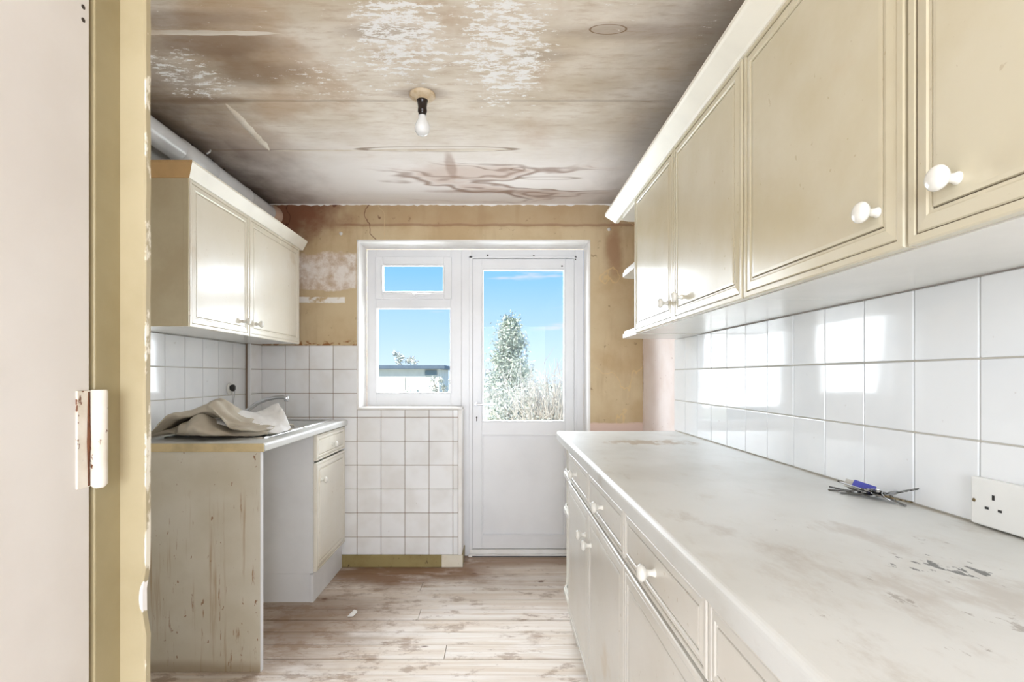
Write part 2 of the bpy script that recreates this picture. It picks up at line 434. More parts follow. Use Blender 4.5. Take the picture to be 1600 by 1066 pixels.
M['door'] = m_paint('white_door_paint', C(224, 220, 214), C(217, 212, 205), C(172, 150, 128), .80, .5, 3)
M['hinge'] = m_paint('chipped_hinge_paint', C(234, 228, 216), C(214, 204, 186), C(110, 66, 36), .60, .45, 14)
M['chip'] = m_plain('bare_plaster', C(246, 243, 238), .8)
gj = G('mustard_stop_paint', .4, .4); nj = gj.noise(4, detail=6, rough=.6); fj = gj.noise(20, sz=.5, detail=5, rough=.65, off=4)
cj = gj.mix(nj.ss(.35, .7), C(184, 172, 140), C(172, 159, 126)); cj = gj.mix((fj + (nj - .5) * .4).ss(.78, .82), cj, C(116, 88, 52))
cj = gj.mix((gj.x + (fj - .5) * .006).ss(-.5900, -.5892) * fj.ss(.50, .56), cj, C(238, 232, 214))
cj = gj.mix(gj.blob(-.591, .82, .0075, .026, ay='z', wob=(fj - .5) * 1.2).ss(1.05, .95), cj, C(246, 243, 238))
gj.color(cj); M['stop'] = gj.m
M['glass'] = m_glass()
M['chrome'] = m_plain('chrome', C(225, 228, 232), .12, .03, metal=1)
M['steel'] = m_plain('brushed_steel', C(214, 214, 212), .28, .05, metal=1)
M['black'] = m_plain('black_plastic', C(22, 20, 19), .3)
M['dark'] = m_plain('dark_metal', C(60, 50, 42), .5)
M['knob'] = m_plain('white_ceramic', C(240, 238, 230), .12, .03)
M['pipe'] = m_plain('white_pvc_duct', C(240, 242, 244), .25, .04, 4)
M['plaster'] = m_plain('pinkish_filler', C(226, 198, 176), .8, .1, bump=.3)
M['bulb'] = m_plain('frosted_bulb', C(238, 238, 236), .2, .02)
M['holder'] = m_plain('brown_bakelite', C(36, 24, 18), .25)
M['rose'] = m_paint('painted_rose', C(214, 196, 168), C(192, 166, 128), C(110, 74, 46), .66, .5, 30)
M['socket'] = m_plain('white_socket_plastic', C(240, 239, 234), .25, .03)
M['blue'] = m_plain('blue_fob', C(78, 82, 168), .4)
M['tagc'] = m_plain('pale_tag', C(206, 204, 196), .4)
M['brass'] = m_plain('dull_brass', C(128, 112, 84), .35, .1, metal=1)
M['hall'] = m_plain('hall_wall', C(240, 238, 234), .8)
M['edge'] = m_plain('yellowed_edging', C(216, 196, 150), .45, .14, 12)
M['brick_ext'] = m_plain('pale_render', C(226, 222, 214), .8, .05, 3)

# ------------------------------------------------------------------ key dimensions
XR, XL = .90, -1.513          # right and left walls
YW, YF, YB = 3.20, 3.39, -2.6  # window wall, window frame face, wall behind the camera
CE = 2.266                    # ceiling
OX0, OX1, OZ1 = -.884, .572, 2.042     # opening in the window wall
LX, LZ = -.24, .994           # low wall under the window
K = YF / 800.0
fx = lambda px: (px - 779) * K
fz = lambda py: H + (588 - py) * K

# ------------------------------------------------------------------ shell
fl = struct(MB().box(XL - .1, XR + .1, YB - .1, YW + .26, -.12, -.021).build('floor', M['sub']))
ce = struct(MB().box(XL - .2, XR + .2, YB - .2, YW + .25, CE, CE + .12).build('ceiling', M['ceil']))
bw = MB()
bw.box(XL - .1, OX0, YW, YW + .25, -.02, CE).box(OX0, OX1, YW, YW + .25, OZ1, CE).box(OX1, XR + .1, YW, YW + .25, -.02, CE)
bw.box(OX0, LX, YW, YW + .25, -.02, LZ - .012)
wb = struct(bw.build('wall_back', M['back']))
lw_ = MB().box(XL - .1, XL, -.45, YW, -.02, CE).box(XL - .1, XL, YB, -2.45, -.02, CE)
lw_.box(XL - .1, XL, -2.45, -.45, -.02, .65).box(XL - .1, XL, -2.45, -.45, 2.15, CE)
wl = struct(lw_.build('wall_left', M['hall']))
wr = struct(MB().box(XR, XR + .1, YB, YW, -.02, CE).build('wall_right', M['pink']))
fw = MB()
fw.box(XL - .1, XR + .1, YB - .2, YB, -.02, .6).box(XL - .1, XR + .1, YB - .2, YB, 2.12, CE)
fw.box(XL - .1, -.87, YB - .2, YB, .6, 2.12).box(.87, XR + .1, YB - .2, YB, .6, 2.12)
struct(fw.build('wall_front', M['hall']))
w3 = thing('added_window_3', (0, YB - .1, .6), None, None); w3['kind'] = 'structure'  # added window out of view, opening for the rear fill
f3 = MB().box(-.87, .87, YB - .15, YB - .09, .6, .66).box(-.87, .87, YB - .15, YB - .09, 2.06, 2.12)
for xx in (-.87, -.03, .81): f3.box(xx, xx + .06, YB - .15, YB - .09, .66, 2.06)
f3.build('window_frame', M['upvc'], w3)  # frame of the added rear window
# added window behind the viewer on the left, opening for the side fill
w2 = thing('added_window_2', (XL - .06, -1.45, .65), None, None); w2['kind'] = 'structure'
f2 = MB().box(XL - .09, XL - .03, -2.45, -.45, .65, .72).box(XL - .09, XL - .03, -2.45, -.45, 2.08, 2.15)
for yy in (-2.45, -1.485, -.52): f2.box(XL - .09, XL - .03, yy, yy + .07, .72, 2.08)
f2.build('window_frame', M['upvc'], w2)  # frame of the added side window
# partition on the left that the near door hangs on
struct(MB().box(XL, -.665, .86, .96, -.02, CE).build('wall_partition', M['hall']))
# boxing in the far left corner
bx_ = struct(MB().box(XL, -1.482, 3.05, YW, 0, 1.40).build('trim_1', M['groutB']))

# reveals and sill of the opening
for nm, a in (('reveal_board', (OX0 - .001, OX0 + .012, YW - .004, YF, LZ, OZ1)), ('reveal_board', (OX1 - .012, OX1 + .001, YW - .004, YF, 0, OZ1)),
              ('reveal_board', (OX0 - .001, OX1 + .001, YW - .004, YF, OZ1 - .012, OZ1 + .001)), ('window_sill', (OX0, LX + .006, YW - .008, YF, LZ - .014, LZ)),
              ('reveal_board', (LX - .002, LX + .012, YW + .012, YF, .0, LZ - .014))):
    MB().box(*a, b=.003).build(nm, M['reveal'], wb)
MB().box(LX - .012, LX + .012, YW - .012, YW + .012, .076, LZ - .014, b=.004).build('corner_bead', M['reveal'], wb)
# thin ragged line of paint where the ceiling meets the wall
rg = []
n = 120
for i in range(n + 1):
    x = XL + (XR - XL) * i / n
    rg.append((x, CE - .004 - random.random() ** 2 * .011))
v = [(x, YW - .002, z) for x, z in rg] + [(x, YW - .002, CE) for x, z in rg] + [(x, YW, z) for x, z in rg]
f = [(i, i + 1, n + 2 + i, n + 1 + i) for i in range(n)] + [(2 * n + 2 + i, 2 * n + 3 + i, i + 1, i) for i in range(n)]
MB().add(v, f).build('ragged_paint_edge', M['chip'], wb)

# raised filler over the ceiling board joints
M['joint'] = m_paint('joint_filler', C(236, 228, 214), C(218, 204, 184), C(160, 134, 108), .70, .8, 7)
def joint(p0, p1, w=.011, h=.005):
    pts = []; a, b = Vector(p0), Vector(p1); d = (b - a).normalized(); sd = Vector((-d.y, d.x)); n = 24
    rs = []
    for i in range(n + 1):
        p = a.lerp(b, i / n); k = (.15 + .85 * min(1, min(i, n - i) / 4)) * random.uniform(.8, 1.15); wob = random.uniform(-.0012, .0012)
        rs.append([(p.x + sd.x * (w * q * k + wob), p.y + sd.y * (w * q * k + wob), CE + .0005 - h * k * (1 - q * q)) for q in (-1, -.6, -.2, .2, .6, 1)])
    MB().rings(rs, closed=False, smooth=True).build('joint_ridge', M['joint'], ce)
joint((-1.078, 2.02), (-1.092, 2.44), .020, .007); joint((-.62, 2.437), (.06, 2.432), .013); joint((-1.22, 1.60), (-.68, 1.607), .012); joint((-1.09, 2.442), (-.64, 2.44), .007, .003)
# baseboard under the window
bb = thing('baseboard_back', (-.5, YW, 0), None, None); bb['kind'] = 'structure'
MB().box(-1.0, -.355, YW - .016, YW - .0005, 0, .076, b=.004).build('painted_board', M['skirt'], bb)
MB().box(-.355, -.222, YW - .016, YW - .0005, 0, .076, b=.004).build('chipped_board', M['skirtw'], bb)
MB().box(LX + .001, LX + .018, YW, YF - .01, 0, .076, b=.003).build('return_board', M['skirt'], bb)

# floorboards
BP = .1148
y = 3.30; i = 0
while y > YB:
    y0 = max(y - BP + .0042, YB)
    zt = random.uniform(-.0015, .0015)
    x = XL
    joins = [] if i % 3 else [random.uniform(-.5, .5)]
    for xe in joins + [XR]:
        o = MB().box(x + .001, xe - .0012, y0, y if i else YF, -.021, zt, b=.002 if y > 1.5 else 0).build('floorboard', M['floor'], fl)
        x = xe
    y -= BP; i += 1

# tiles ------------------------------------------------------------
def tile_mesh(name, mat, w, h, t=.007):
    """a tile in local coordinates: width along x, height along z, face at -y"""
    return MB().box(-w / 2, w / 2, -t, 0, -h / 2, h / 2, b=.0022).mesh(name, mat)
def jit(a=.004): return random.uniform(-a, a)
TP = .1500
gr = .0032
# window wall
tb = tile_mesh('tile', M['tileB'], .1494 - gr, .1494 - gr)
cache = {}
def tile(parent, mats, key, x0, x1, z0, z1, put):
    w, h = round(x1 - x0 - gr, 4), round(z1 - z0 - gr, 4)
    if w < .012 or h < .012: return
    k = (key, w, h)
    if k not in cache: cache[k] = tile_mesh('tile', mats, w, h)
    put(cache[k], (x0 + x1) / 2, (z0 + z1) / 2)
zg = [1.382 - .1494 * k for k in range(10)]
xg = [-1.480 + .1494 * k for k in range(11)]
def put_back(me, a, b): inst('tile', me, wb, (a, YW - .001, b), (jit(), 0, jit()))
for k in range(9):
    z1, z0 = zg[k], max(zg[k + 1], .076)
    for j in range(9):
        x0, x1 = xg[j], min(xg[j + 1], LX - .012)
        if x1 - x0 < .02: continue
        if x0 >= OX0 - .01:
            zz1 = min(z1, LZ - .014)
            if zz1 - z0 < .02: continue
        else:
            zz1 = z1
        if x1 < -1.0 and z1 < .8: continue
        tile(wb, M['tileB'], 'b', x0, x1, z0, zz1, put_back)
gb = MB().box(-1.482, OX0, YW - .004, YW + .01, .0, 1.382).box(OX0, LX - .004, YW - .004, YW + .01, .0, LZ - .0145)
gb.build('grout_bed', M['groutB'], wb)
# left wall
yg = [3.049 - .1477 * k for k in range(8)]
def put_left(me, a, b): inst('tile', me, wl, (XL + .001, a, b), (0, 0, PI / 2 + jit()))
for k in range(4):
    z1, z0 = zg[k], max(zg[k + 1], .921)
    for j in range(7):
        tile(wl, M['tileR'], 'l', yg[j + 1], yg[j], z0, z1, put_left)
    # tiles on the corner boxing
    z0b = z0
    def put_box(me, a, b): inst('tile', me, bx_, (-1.482, a, b), (0, 0, PI / 2))
    tile(bx_, M['tileB'], 'x', 3.052, 3.192, z0b, z1, put_box)
MB().box(XL - .01, XL + .004, yg[7], 3.05, .88, 1.382).build('grout_bed', M['groutR'], wl)
MB().box(-1.492, -1.472, 3.040, 3.052, .92, 1.384, b=.004).build('corner_bead', M['upvc'], bx_)
# right wall
zr = [.916 + .1534 * k for k in range(4)]
def put_right(me, a, b): inst('tile', me, wr, (XR - .001, a, b), (jit(.0015), 0, -PI / 2 + jit(.006)))
for k in range(3):
    for j in range(24):
        y1 = 2.60 - TP * j
        tile(wr, M['tileR'], 'r', y1 - TP, y1, zr[k], zr[k + 1], put_right)
MB().box(XR - .004, XR + .01, 2.60 - TP * 24, 2.60, .87, zr[3]).build('grout_bed', M['groutR'], wr)

# ------------------------------------------------------------------ window and back door
def ringframe(mb, x0, x1, z0, z1, t, y0, y1, b=.004, tl=None, tr=None, tt=None, tb_=None):
    tl = t if tl is None else tl; tr = t if tr is None else tr; tt = t if tt is None else tt; tb_ = t if tb_ is None else tb_
    mb.box(x0, x0 + tl, y0, y1, z0, z1, b=b).box(x1 - tr, x1, y0, y1, z0, z1, b=b)
    mb.box(x0 + tl - .002, x1 - tr + .002, y0 + .0004, y1, z1 - tt, z1, b=b).box(x0 + tl - .002, x1 - tr + .002, y0 + .0004, y1, z0, z0 + tb_, b=b)
    return mb
w1 = thing('window_1', (-.56, YF, LZ), None, None); w1['kind'] = 'structure'
mull = fx(721)
fr = MB(); ringframe(fr, OX0 + .012, mull, LZ, OZ1 - .012, .05, YF, YF + .06, tl=fx(588) - OX0 - .012, tr=mull - fx(704), tt=OZ1 - .012 - fz(402), tb_=fz(615) - LZ)
fr.build('window_frame', M['upvc'], w1)
MB().box(fx(588) - .002, fx(704) + .002, YF - .004, YF + .06, fz(481), fz(467.5), b=.004).build('transom', M['upvc'], w1)
bd = MB(); ringframe(bd, fx(587), fx(705), fz(615), fz(480.5), .008, YF - .006, YF + .03, b=.002)
bd.build('glazing_bead', M['upvc'], w1)
MB().box(fx(588), fx(704), YF + .024, YF + .030, fz(615), fz(480)).build('pane', M['glass'], w1)
sash = MB(); ringframe(sash, fx(587), fx(706), fz(468), fz(402), .052, YF - .018, YF + .02, b=.006)
sa = sash.build('vent_sash', M['upvc'], w1)
b2 = MB(); ringframe(b2, fx(597), fx(695), fz(461), fz(414.5), .010, YF - .026, YF - .004, b=.003); b2.build('glazing_bead', M['upvc'], sa)
MB().box(fx(598), fx(694), YF + .002, YF + .008, fz(460), fz(416)).build('pane', M['glass'], sa)
hd = MB().box(fx(641), fx(652), YF - .032, YF - .017, fz(466), fz(458), b=.003).lathe([(.010, 0), (.010, .014), (.007, .020)], (fx(648), YF - .030, fz(462)), (0, -1, 0), 14)
hd.box(fx(648), fx(674), YF - .046, YF - .034, fz(464), fz(460), b=.003)
hd.build('window_handle', M['upvc'], sa)

d1 = thing('door_1', (.16, YF, 0), None, None); d1['kind'] = 'structure'
df = MB()
df.box(mull, fx(737), YF, YF + .06, .0, OZ1 - .012, b=.004).box(fx(898), OX1 - .012, YF, YF + .06, .0, OZ1 - .012, b=.004)
df.box(fx(737) - .002, fx(898) + .002, YF + .0005, YF + .06, fz(404), OZ1 - .012, b=.004)
df.box(fx(733), fx(738.5), YF - .010, YF + .01, .045, fz(400.5), b=.003).box(fx(897), fx(901), YF - .010, YF + .01, .045, fz(400.5), b=.003).box(fx(733), fx(901), YF - .010, YF + .01, fz(404), fz(400.5), b=.003)
df.build('door_frame', M['upvc'], d1)
th = MB().box(fx(732), OX1 - .012, YF - .03, YF + .06, 0, .016, b=.004).box(fx(734), fx(900), YF - .012, YF + .05, .016, .045, b=.004)
th.build('threshold', M['reveal'], d1)
MB().box(fx(738), fx(899), YF - .032, YF - .0295, .004, .010).build('draught_strip', M['dark'], d1)
leaf = MB()
x0, x1 = fx(738.5), fx(897); gx0, gx1 = fx(753), fx(883)
leaf.box(x0, gx0, YF - .004, YF + .05, .048, fz(404.5), b=.004).box(gx1, x1, YF - .004, YF + .05, .048, fz(404.5), b=.004)
leaf.box(gx0 - .002, gx1 + .002, YF - .0035, YF + .05, fz(421), fz(404.5), b=.004).box(gx0 - .002, gx1 + .002, YF - .0035, YF + .05, fz(680), fz(659), b=.004)
leaf.box(gx0 - .002, gx1 + .002, YF - .0035, YF + .05, .048, fz(836), b=.004)
lf = leaf.build('door_leaf', M['upvc'], d1)
bd = MB(); ringframe(bd, gx0 - .002, gx1 + .002, fz(660), fz(420), .012, YF - .012, YF + .02, b=.004); bd.build('glazing_bead', M['upvc'], lf)
MB().box(gx0, gx1, YF + .012, YF + .018, fz(660), fz(420)).build('pane', M['glass'], lf)
bd = MB(); ringframe(bd, gx0 - .001, gx1 + .001, fz(837), fz(679), .009, YF - .009, YF + .015, b=.003); bd.build('panel_bead', M['upvc'], lf)
MB().box(gx0, gx1, YF + .008, YF + .03, fz(837), fz(679)).build('lower_panel', M['upvc'], lf)
hp = MB()
pr = [(math.cos(a) * .0135, math.sin(a) * .0135 + .10) for a in [PI * k / 8 for k in range(9)]] + [(math.cos(a) * .0135, math.sin(a) * .0135 - .10) for a in [PI + PI * k / 8 for k in range(9)]]
hx, hz = fx(745), fz(637)
hp.prism([(hx + a, hz + b) for a, b in pr], YF - .014, YF - .003)
ho = hp.build('handle_plate', M['upvc'], lf)
MB().lathe([(.010, 0), (.010, .03)], (hx, YF - .012, fz(631)), (0, -1, 0), 14).tube([(hx - .005, YF - .045, fz(631)), (hx + .05, YF - .048, fz(631.3)), (hx + .108, YF - .045, fz(632))], [.009, .008, .007], 10).build('lever', M['chrome'], lf)
MB().lathe([(.005, 0), (.005, .004)], (hx, YF - .013, fz(652)), (0, -1, 0), 12).box(hx - .0025, hx + .0025, YF - .0165, YF - .013, fz(658), fz(652)).build('keyhole', M['dark'], lf)
sc = MB().lathe([(.006, 0), (.004, .006)], (0, 0, 0), (0, -1, 0), 8).mesh('screw', M['dark'])
for px, py in ((762, 399), (834, 400)): inst('screw', sc, d1, (fx(px), YF, fz(py)))
for px, py in ((899, 406), (878, 416)): inst('screw', sc, d1, (fx(px), YF - .004, fz(py)))

# ------------------------------------------------------------------ near door, hinge and jamb on the left
d2 = thing('door_2', (-.65, .4, 0), None, None); d2['kind'] = 'structure'
lf2 = MB().box(-.672, -.632, .02, .792, .01, 2.05, b=.003).build('door_leaf', M['door'], d2)
MB().tube([(-.6285, .7855, 1.022), (-.6285, .785, 1.09), (-.6285, .7855, 1.166)], [.0016, .003, .0015], 6).build('rust_seam', m_plain('rust', C(112, 66, 36), .8, .2, 40), d2)
kn = MB().tube([(-.622, .797, 1.017), (-.622, .797, 1.022), (-.622, .797, 1.166), (-.622, .797, 1.169)], [.007, .0115, .0115, .010], 16).build('hinge_knuckle', M['hinge'], d2)
MB().box(-.634, -.629, .765, .797, 1.020, 1.168, b=.001).build('hinge_leaf', M['hinge'], d2)
hl = MB().lathe([(.0035, 0), (.0035, .002)], (0, 0, 0), (1, 0, 0), 10).mesh('screw_hole', M['dark'])
for z in (1.732, 1.752): inst('screw_hole', hl, d2, (-.6335, .779, z))
tr = thing('trim_2', (-.62, .86, 0), None, None); tr['kind'] = 'structure'
MB().box(-.665, -.630, .799, .858, -.0, CE, b=.002).build('door_lining', M['jamb'], tr)
# door stop with a knocked-off corner low down
rgs = []
for i in range(61):
    z = CE * i / 60
    w = -.5885 + random.uniform(-.0006, .0006) - (.006 if .79 < z < .85 else .0) - .003 * max(0, (1.0 - z)) ** 2 * .6
    rgs.append([(-.640, .852, z), (w - .003, .852, z), (w, .855, z), (w, .866, z), (-.640, .866, z)])
MB().rings(rgs, smooth=False).build('door_stop', M['stop'], tr)

# ------------------------------------------------------------------ cabinet helpers
# (inset, height, grimy) rings from the edge to the field; grime sits in the routed grooves
PROF = [(0, -.018, 0), (0, -.0025, 0), (.0025, 0, 0), (.0125, 0, 0), (.0130, -.0034, 1), (.0150, -.0034, 1), (.0170, -.0016, 0), (.034, .0006, 0), (.0365, -.0012, 0), (.0405, -.0012, 0), (.0410, -.0040, 1), (.0430, -.0040, 1), (.0440, -.0008, 0), (.050, 0, 0)]
PROF_S = [(0, -.018, 0), (0, -.0025, 0), (.0025, 0, 0), (.010, 0, 0), (.0105, -.003, 1), (.0120, -.003, 1), (.0138, -.0012, 0), (.024, .0006, 0), (.0258, -.001, 0), (.0282, -.001, 0), (.0287, -.0036, 1), (.0304, -.0036, 1), (.0314, -.0006, 0), (.035, 0, 0)]
def front(name, parent, xf, n, y0, y1, z0, z1, mat, prof=PROF, grime=None):
    """a routed door or drawer front in the plane x = xf facing n (+1/-1 along x)"""
    rings = []
    for ins, d, g_ in prof:
        a0, a1, b0, b1 = y0 + ins, y1 - ins, z0 + ins, z1 - ins
        x = xf + n * d
        rings.append([(x, a0, b0), (x, a1, b0), (x, a1, b1), (x, a0, b1)])
    mb = MB().rings(rings, smooth=False)
    q = 0
    for i in range(len(prof) - 1):
        for j in range(4):
            if prof[i + 1][2] and prof[i][2]: mb.mi[q] = 1
            q += 1
    return mb.build(name, [mat, grime or M['grime']], parent)
knob_prof = [(.0085, 0), (.0085, .002), (.0062, .006), (.0060, .013), (.009, .018), (.0145, .021), (.0168, .0255), (.0165, .029), (.013, .033), (.007, .035), (.001, .0355)]
KN = {n: MB().lathe(knob_prof, (0, 0, 0), (n, 0, 0), 20).mesh('knob', M['knob']) for n in (1, -1)}
def knob(parent, xf, n, y, z): return inst('knob', KN[n], parent, (xf, y, z))

# ------------------------------------------------------------------ right wall cabinets
XU, ZB, ZT = .595, 1.377, 1.975
ye = [2.245, 1.747, 1.249, .749, .249]
UL = ['cream wall cabinet above the worktop at the end nearer the back door', 'cream wall cabinet above the worktop nearest the viewer with large white knobs']
for u in range(2):
    ya, yb = ye[u * 2], ye[u * 2 + 2]
    t = thing('wall_cabinet', ((XU + XR) / 2, (ya + yb) / 2, ZB), UL[u], 'cabinet', 'cream cabinets on the right wall')
    cb = MB()
    cb.box(XU + .02, XR - .009, yb + .001, ya - .001, ZB, ZB + .018).box(XU + .02, XR - .002, yb + .001, ya - .001, ZT - .018, ZT)
    cb.box(XU + .02, XR - .009, ya - .019, ya - .001, ZB + .018, ZT - .018).box(XU + .02, XR - .009, yb + .001, yb + .019, ZB + .018, ZT - .018)
    cb.box(XR - .015, XR - .009, yb + .019, ya - .019, ZB + .018, ZT - .018)
    cb.build('body', M['carcass'], t)
    for j in range(2):
        a, b = ye[u * 2 + j], ye[u * 2 + j + 1]
        d = front('door', t, XU, -1, b + .003, a - .003, ZB + .002, ZT - .004, M['cream'])
        ky = b + .055 if j == 0 else a - .085
        knob(d, XU, -1, ky, 1.447)
# cornice
cp = [(.608, 1.966), (.590, 1.966), (.586, 1.972), (.545, 1.998), (.540, 2.004), (.540, 2.014), (.608, 2.014)]
cr = thing('cornice', (.57, 1.4, 1.966), 'long white cornice along the top of the right wall cabinets', 'cornice')
MB().prism(cp, .24, 2.60).build('moulding', M['cornice'], cr)
MB().prism([(2.532 + (.608 - a), b) for a, b in cp], .608, XR - .01, axis='x').build('end_return', M['cornice'], cr)
# upper open end shelves
sh = thing('wall_shelf_unit', (.75, 2.39, ZB), 'small open white end shelves beside the right wall cabinets', 'shelf')
def end_shelf(parent, z, xf, t=.018, name='shelf', lip=True, y0=2.247, y1=2.535, xb=XR - .002):
    r = .05
    arc = [(xf + r - r * math.cos(a), y1 - r + r * math.sin(a)) for a in [PI / 2 * k / 6 for k in range(7)]]
    poly = [(xf, y0)] + arc + [(xb, y1), (xb, y0)]
    o = MB().prism(poly, z, z + t, axis='z').build(name, M['carcass'], parent)
    if lip:
        c = Vector((xf + .15, (y0 + y1) / 2 - .05))
        outer = [(xf + .008, y0)] + [(p[0] + .006, p[1] - .006) for p in arc] + [(xb, y1 - .008)]
        mb = MB(); rs = []
        for p in outer: rs.append((p[0], p[1]))
        inn = [(p[0] + .006, p[1] - (.006 if k else 0)) for k, p in enumerate(outer)]
        m = len(rs); vs = [(a, b, z + t) for a, b in rs] + [(a, b, z + t + .014) for a, b in rs] + [(a, b, z + t + .014) for a, b in inn] + [(a, b, z + t) for a, b in inn]
        fs = []
        for k in range(m - 1):
            for q in range(3): fs.append((q * m + k, q * m + k + 1, (q + 1) * m + k + 1, (q + 1) * m + k))
        MB().add(vs, fs).build('gallery_rail', M['carcass'], o)
    return o
end_shelf(sh, ZB - .002, .604); end_shelf(sh, 1.672, .604); end_shelf(sh, ZT - .020, .604, lip=False)
MB().box(XR - .016, XR - .002, 2.247, 2.535, ZB + .016, ZT - .02).build('back_panel', M['carcass'], sh)
MB().box(.62, XR - .016, 2.2465, 2.254, ZB + .016, ZT - .02).build('side_panel', M['carcass'], sh)

# ------------------------------------------------------------------ right base run
XB_ = .305
ZWT, ZWB = .915, .873
BL = ['pale cream base cabinet with two drawers and two doors nearer the back door', 'pale cream base cabinet under the worktop nearest the viewer']
for u in range(2):
    ya, yb = ye[u * 2], ye[u * 2 + 2]
    t = thing('base_cabinet', ((XB_ + XR) / 2, (ya + yb) / 2, 0), BL[u], 'cabinet', 'base cabinets under the right worktop')
    cb = MB()
    cb.box(XB_ + .02, XR - .01, ya - .019, ya - .001, .15, ZWB).box(XB_ + .02, XR - .01, yb + .001, yb + .019, .15, ZWB)
    cb.box(XB_ + .02, XR - .01, yb + .019, ya - .019, .15, .168).box(XR - .02, XR - .01, yb + .019, ya - .019, .168, ZWB)
    cb.box(XB_ + .02, XB_ + .04, yb + .019, ya - .019, .728, .742).box(XB_ + .02, XB_ + .04, yb + .019, ya - .019, .855, ZWB)
    cb.build('body', M['carcass'], t)
    MB().box(XB_ + .05, XB_ + .066, yb + .001, ya - .001, 0, .15).build('plinth', M['base'], t)
    for j in range(2):
        a, b = ye[u * 2 + j], ye[u * 2 + j + 1]
        d = front('drawer', t, XB_, -1, b + .003, a - .003, .742, ZWB - .004, M['base'], PROF_S)
        knob(d, XB_, -1, (a + b) / 2, .806)
        d = front('door', t, XB_, -1, b + .003, a - .003, .152, .732, M['base'])
        knob(d, XB_, -1, (b + .05) if j == 0 else a - .06, .632)
# base end shelves
bs = thing('base_shelf_unit', (.6, 2.39, 0), 'open end shelves with rounded corner under the far end of the right worktop', 'shelf')
for z, lip in ((.155, True), (.545, True), (.715, True)): end_shelf(bs, z, .312, t=.018, lip=lip, xb=XR - .01, y1=2.50)
MB().box(XR - .024, XR - .01, 2.25, 2.50, .173, ZWB).build('back_panel', M['carcass'], bs)
MB().box(.33, XR - .024, 2.2465, 2.252, .173, ZWB).build('side_panel', M['carcass'], bs)
pm = MB().lathe([(.010, .0), (.010, .03), (.007, .05), (.007, .34), (.010, .36), (.010, .372)], (0, 0, 0), (0, 0, 1), 12).mesh('post', M['carcass'])
inst('post', pm, bs, (.335, 2.475, .173)); 
MB().lathe([(.010, .733), (.007, .745), (.007, .86), (.010, ZWB)], (.335, 2.475, 0), (0, 0, 1), 12).build('post', M['carcass'], bs)
MB().lathe([(.010, .563), (.007, .575), (.007, .70), (.010, .715)], (.335, 2.475, 0), (0, 0, 1), 12).build('post', M['carcass'], bs)
MB().box(.345, XR - .01, 2.25, 2.47, 0, .155).build('plinth', M['base'], bs)
# worktop, front edge rounded
def nose(xf, n, zt, zb, r=.013):
    """profile from the back of the strip round the front edge; n = -1 faces -x"""
    pts = [(xf - n * .06, zb), (xf - n * .004, zb), (xf, zb + .004)]
    for k in range(7):
        a = PI / 2 * k / 6
        pts.append((xf - n * r * (1 - math.cos(a)), zt - r + r * math.sin(a)))
    pts.append((xf - n * .06, zt)); return pts
wt = MB()
poly = nose(.290, -1, ZWT, ZWB)[:-1] + [(XR - .001, ZWT), (XR - .001, ZWB)]
wt.prism(poly[1:], .10, 2.56)
tag(wt.build('worktop', M['top']), 'long stained off-white laminate worktop along the right wall', 'worktop')

# ------------------------------------------------------------------ left wall cabinet
XC, ZLB, ZLT = -1.20, 1.384, 1.965
yl = [1.983, 2.468, 3.087]
lc = thing('wall_cabinet', (-1.35, 2.5, ZLB), 'cream wall cabinet on the left above the sink and sack', 'cabinet')
cb = MB().box(XL + .006, XC - .02, yl[0] + .018, yl[2], ZLB, ZLB + .018).box(XL + .001, XC - .02, yl[0] + .018, yl[2], ZLT - .018, ZLT)
cb.box(XL + .001, XC - .02, yl[2] - .018, yl[2], ZLB + .018, ZLT - .018).box(XL + .001, XL + .008, yl[0] + .018, yl[2] - .018, ZLB + .018, ZLT - .018)
cb.build('body', M['carcass'], lc)
MB().box(XL + .001, XC - .020, yl[0], yl[0] + .018, ZLB, ZLT, b=.001).build('side_panel', M['tan'], lc)
MB().box(XC - .0195, XC - .002, yl[0], yl[0] + .006, ZLB, ZLT).build('edge_strip', M['tan'], lc)
d = front('door', lc, XC, 1, yl[0] + .008, yl[1] - .003, ZLB - .001, ZLT - .006, M['creamL'], PROF, M['grimel']); knob(d, XC, 1, 2.405, 1.447)
d = front('door', lc, XC, 1, yl[1] + .003, yl[2] - .002, ZLB - .001, ZLT - .006, M['creamL'], PROF, M['grimel']); knob(d, XC, 1, 2.535, 1.447)
lcn = thing('cornice', (-1.2, 2.5, 1.96), 'white cornice with a yellowed end on top of the left wall cabinet', 'cornice')
prof = [(-.010, 1.958), (.006, 1.958), (.010, 1.964), (.030, 2.000), (.034, 2.006), (.034, 2.014), (-.010, 2.014)]
def ring_at(p, nrm): return [(p[0] + nrm[0] * a, p[1] + nrm[1] * a, z) for a, z in prof]
A = ring_at((XL + .001, yl[0]), (0, -1)); B = ring_at((XC, yl[0]), (1, -1)); D = ring_at((XC, 3.125), (1, 0))
MB().rings([B, D], smooth=False).build('front_moulding', M['cornice'], lcn)
MB().rings([A, B], smooth=False).build('end_return', M['orange'], lcn)

